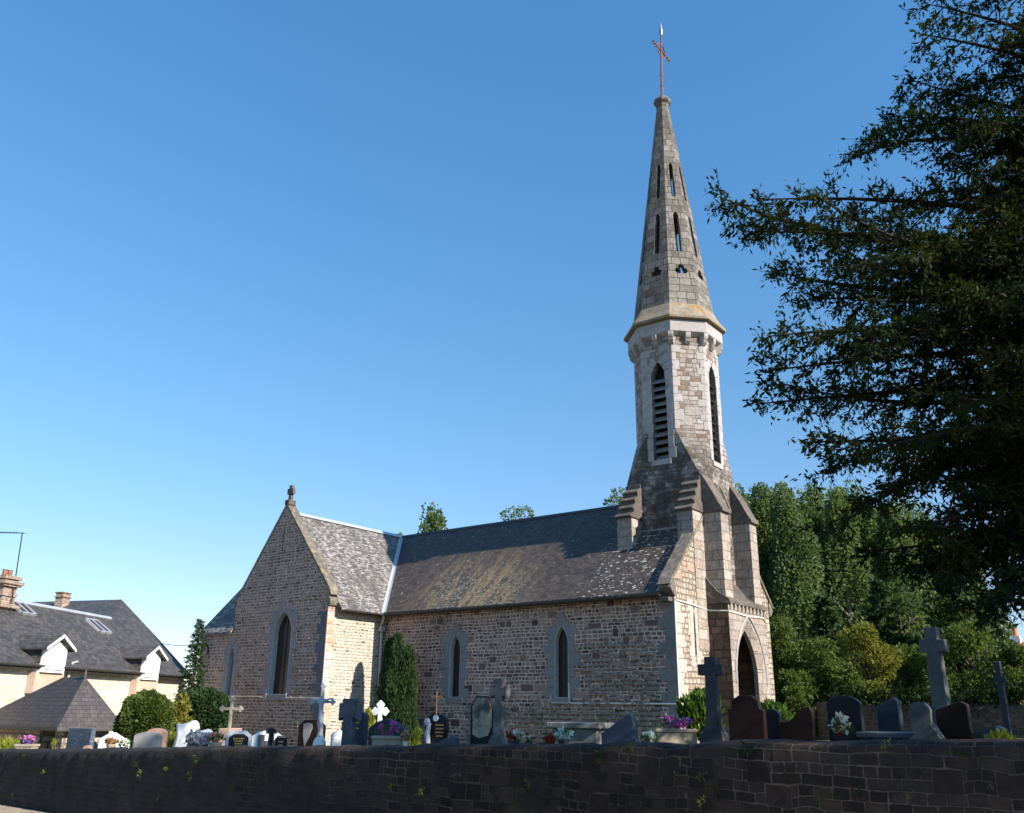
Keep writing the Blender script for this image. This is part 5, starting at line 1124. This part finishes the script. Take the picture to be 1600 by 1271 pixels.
def skylight(u,v):
    q=onr(u,v); up=(Vector((0,0,1))-pn*pn.z).normalized(); 
    mp=lambda x,y,t:tuple(q+d*x+up*y+pn*t)
    f=MB(); 
    for x0,x1,y0,y1 in((-.4,-.34,-.5,.5),(.34,.4,-.5,.5),(-.03,.03,-.5,.5),(-.4,.4,.44,.5),(-.4,.4,-.5,-.44)): f.prism([(x0,y0),(x1,y0),(x1,y1),(x0,y1)],mp,0,.09)
    s=f.build('skylight',mZinc,roof); MB().prism([(-.35,-.45),(.35,-.45),(.35,.45),(-.35,.45)],mp,.01,.05).build('pane',mGlass,s)
skylight(32,950); skylight(153,980)
def chimney(u,vb,vt,dep,w,m,tiers,pots,name='chimney'):
    p=at(u,vb,dep); zt_=at(u,vt,dep).z; h=zt_-p.z; b=MB(); rot=Matrix.Translation(Vector((p.x,p.y,0)))@Matrix.Rotation(math.atan2(d.y,d.x),4,'Z')
    b.box(-w/2,w/2,-w*.4,w*.4,p.z-1.2,zt_-h*.12,rot)
    for f,e in tiers: b.box(-w/2-e,w/2+e,-w*.4-e,w*.4+e,p.z+h*f,p.z+h*(f+.09),rot)
    o=b.build(name,m,house)
    if pots:
        for k in(-.2,.2): MB().lathe([(.10,0),(.09,.22),(.11,.24)],tuple(rot@Vector((k*w,0,zt_-h*.05))),8).build('chimney_pot',mTer,o)
chimney(0,955,898,34,.66,mBrick,((.08,.16),(.40,.05),(.66,.10),(.72,.16),(.86,.10)),True)
chimney(97,942,925,44,.52,mBrick,((.45,.06),(.85,.05)),False)
hp_=MB(); q=onp(112,1045,tuple(n),c0+.12); hp_.tube([tuple(q+Vector((0,0,.25))+d*.25),tuple(q+Vector((0,0,.2))),tuple(q-d*.1+Vector((0,0,-.1))),tuple(q-d*.1+Vector((0,0,-3.5)))],.045,6); hp_.build('downpipe',mPipe,house)
# aerial on the chimney
pa=at(23,918,34.); pb=at(35,833,34.); an=thing('aerial','thin leaning television aerial above the chimney of the stone house','aerial',pa)
MB().tube([tuple(pa-Vector((0,0,.6))),tuple(pb)],.022,5).build('mast',mDkCable,an)
dv=(at(36,833,34.)-at(-14,832,34.)); ab=MB().tube([tuple(pb-dv*.95),tuple(pb+dv*.06)],.014,4)
for k in range(7): q=pb-dv*(.06+.13*k); ab.tube([tuple(q-Vector((.0,.25,0))),tuple(q+Vector((0,.25,0)))],.008,4)
ab.build('cross_bars',mDkCable,an)
# overhead cable from the house to the church
ca=at(238,1003,43.); cbp=Vector((-21.4,TY-.03,2.55)); ww=thing('overhead_cable','thin dark cable strung from the house to the corner of the church','cable',ca)
MB().tube([tuple(ca+(cbp-ca)*k/10-Vector((0,0,.08*math.sin(math.pi*k/10)))) for k in range(11)],.018,4).build('wire',mDkCable,ww)
# --- slate hipped shed
C_=at(90,1137,25.5); zE=C_.z; r_=at(195,1139,26.9)-C_; r_.z=0; Wd=r_.length; r_.normalize(); l_=Vector((-r_.y,r_.x,0))
if l_.dot(Vector(tuple(RGT)))>0: l_=-l_
Ln=6.4; zP=at(117,1058,27.).z; gzs=-2.5
shed=thing('stone_shed','low open stone shed with a steep hipped slate roof in front of the house','shed',(C_.x,C_.y,gzs))
pt=lambda a,b_,z:C_+r_*a+l_*b_+Vector((0,0,z-C_.z))
cA,cB,cC,cD=pt(0,0,zE),pt(Wd,0,zE),pt(Wd,Ln,zE),pt(0,Ln,zE); e1,e2=pt(Wd/2,Wd/2,zP),pt(Wd/2,Wd/2+1.5,zP)
rb=MB().add([tuple(p) for p in (cA,cB,cC,cD,e1,e2)]+[tuple(p-Vector((0,0,.1))) for p in(cA,cB,cC,cD)],[(0,1,4),(1,2,5,4),(2,3,5),(3,0,4,5),(0,6,7,1),(1,7,8,2),(2,8,9,3),(3,9,6,0),(9,8,7,6)])
srf=rb.build('roof',mSlB,shed); MB().lathe([(.06,-.03),(.05,.08),(.015,.2),(.005,.42)],tuple(e1),8).build('finial',mGut,srf)
wl=MB()
def seg(a0,a1,b0,b1,z0=gzs,z1=zE-.05): 
    vs=[tuple(pt(a,b_,z)) for z in(z0,z1) for b_ in(b0,b1) for a in(a0,a1)]; wl.add(vs,[(0,2,3,1),(4,5,7,6),(0,1,5,4),(2,6,7,3),(0,4,6,2),(1,3,7,5)])
i_=.3; 
seg(i_,i_+.4,i_,i_+.5); seg(i_,i_+.4,i_+1.5,Ln-i_); seg(Wd-i_-.5,Wd-i_,i_,i_+.4); seg(i_+.4+.8,i_+.4+1.5,i_,i_+.4) if Wd>3 else None
seg(i_+.4,Wd-i_,Ln-i_-.4,Ln-i_); seg(Wd-i_-.4,Wd-i_,i_+.4,Ln-i_-.4)
wl.build('wall',mWest,shed)
# --- red roofed house far right
hc=at(1608,1035,58.); rh=thing('red_roofed_house','house with a red tiled roof and a white and orange chimney at the right edge','house',(hc.x,hc.y,-1.2))
mTile=slate('red_tile',.18,.22,((.30,.075,.045),(.40,.11,.065)),(),9.,.8)
zr_=at(1600,1003,58.).z; zq=at(1590,1036,58.).z
MB().box(-.3,9,-3,3,0,zq+1.2).build('wall',mHW,rh,loc=(0,0,0)); MB().prism([(-3.4,zq+1.1),(3.4,zq+1.1),(0,zr_+1.2)],lambda a,c,t:(t,a,c),-.8,9.4).build('roof',mTile,rh,loc=(0,0,0))
cc=MB().box(-.75,-.25,-.3,.3,zr_+.4,zr_+1.55); co_=cc.build('chimney',mWhP,rh,loc=(0,0,0)); MB().lathe([(.15,0),(.12,.15),(.10,.45),(.12,.5)],(-.5,0,zr_+1.55),8).build('chimney_pot',plain('orange_pot',(.60,.17,.06),.8,.15,8.,.002),co_,loc=(0,0,0))
# drop the flat normals of nothing: final depsgraph update
bpy.context.view_layer.update()
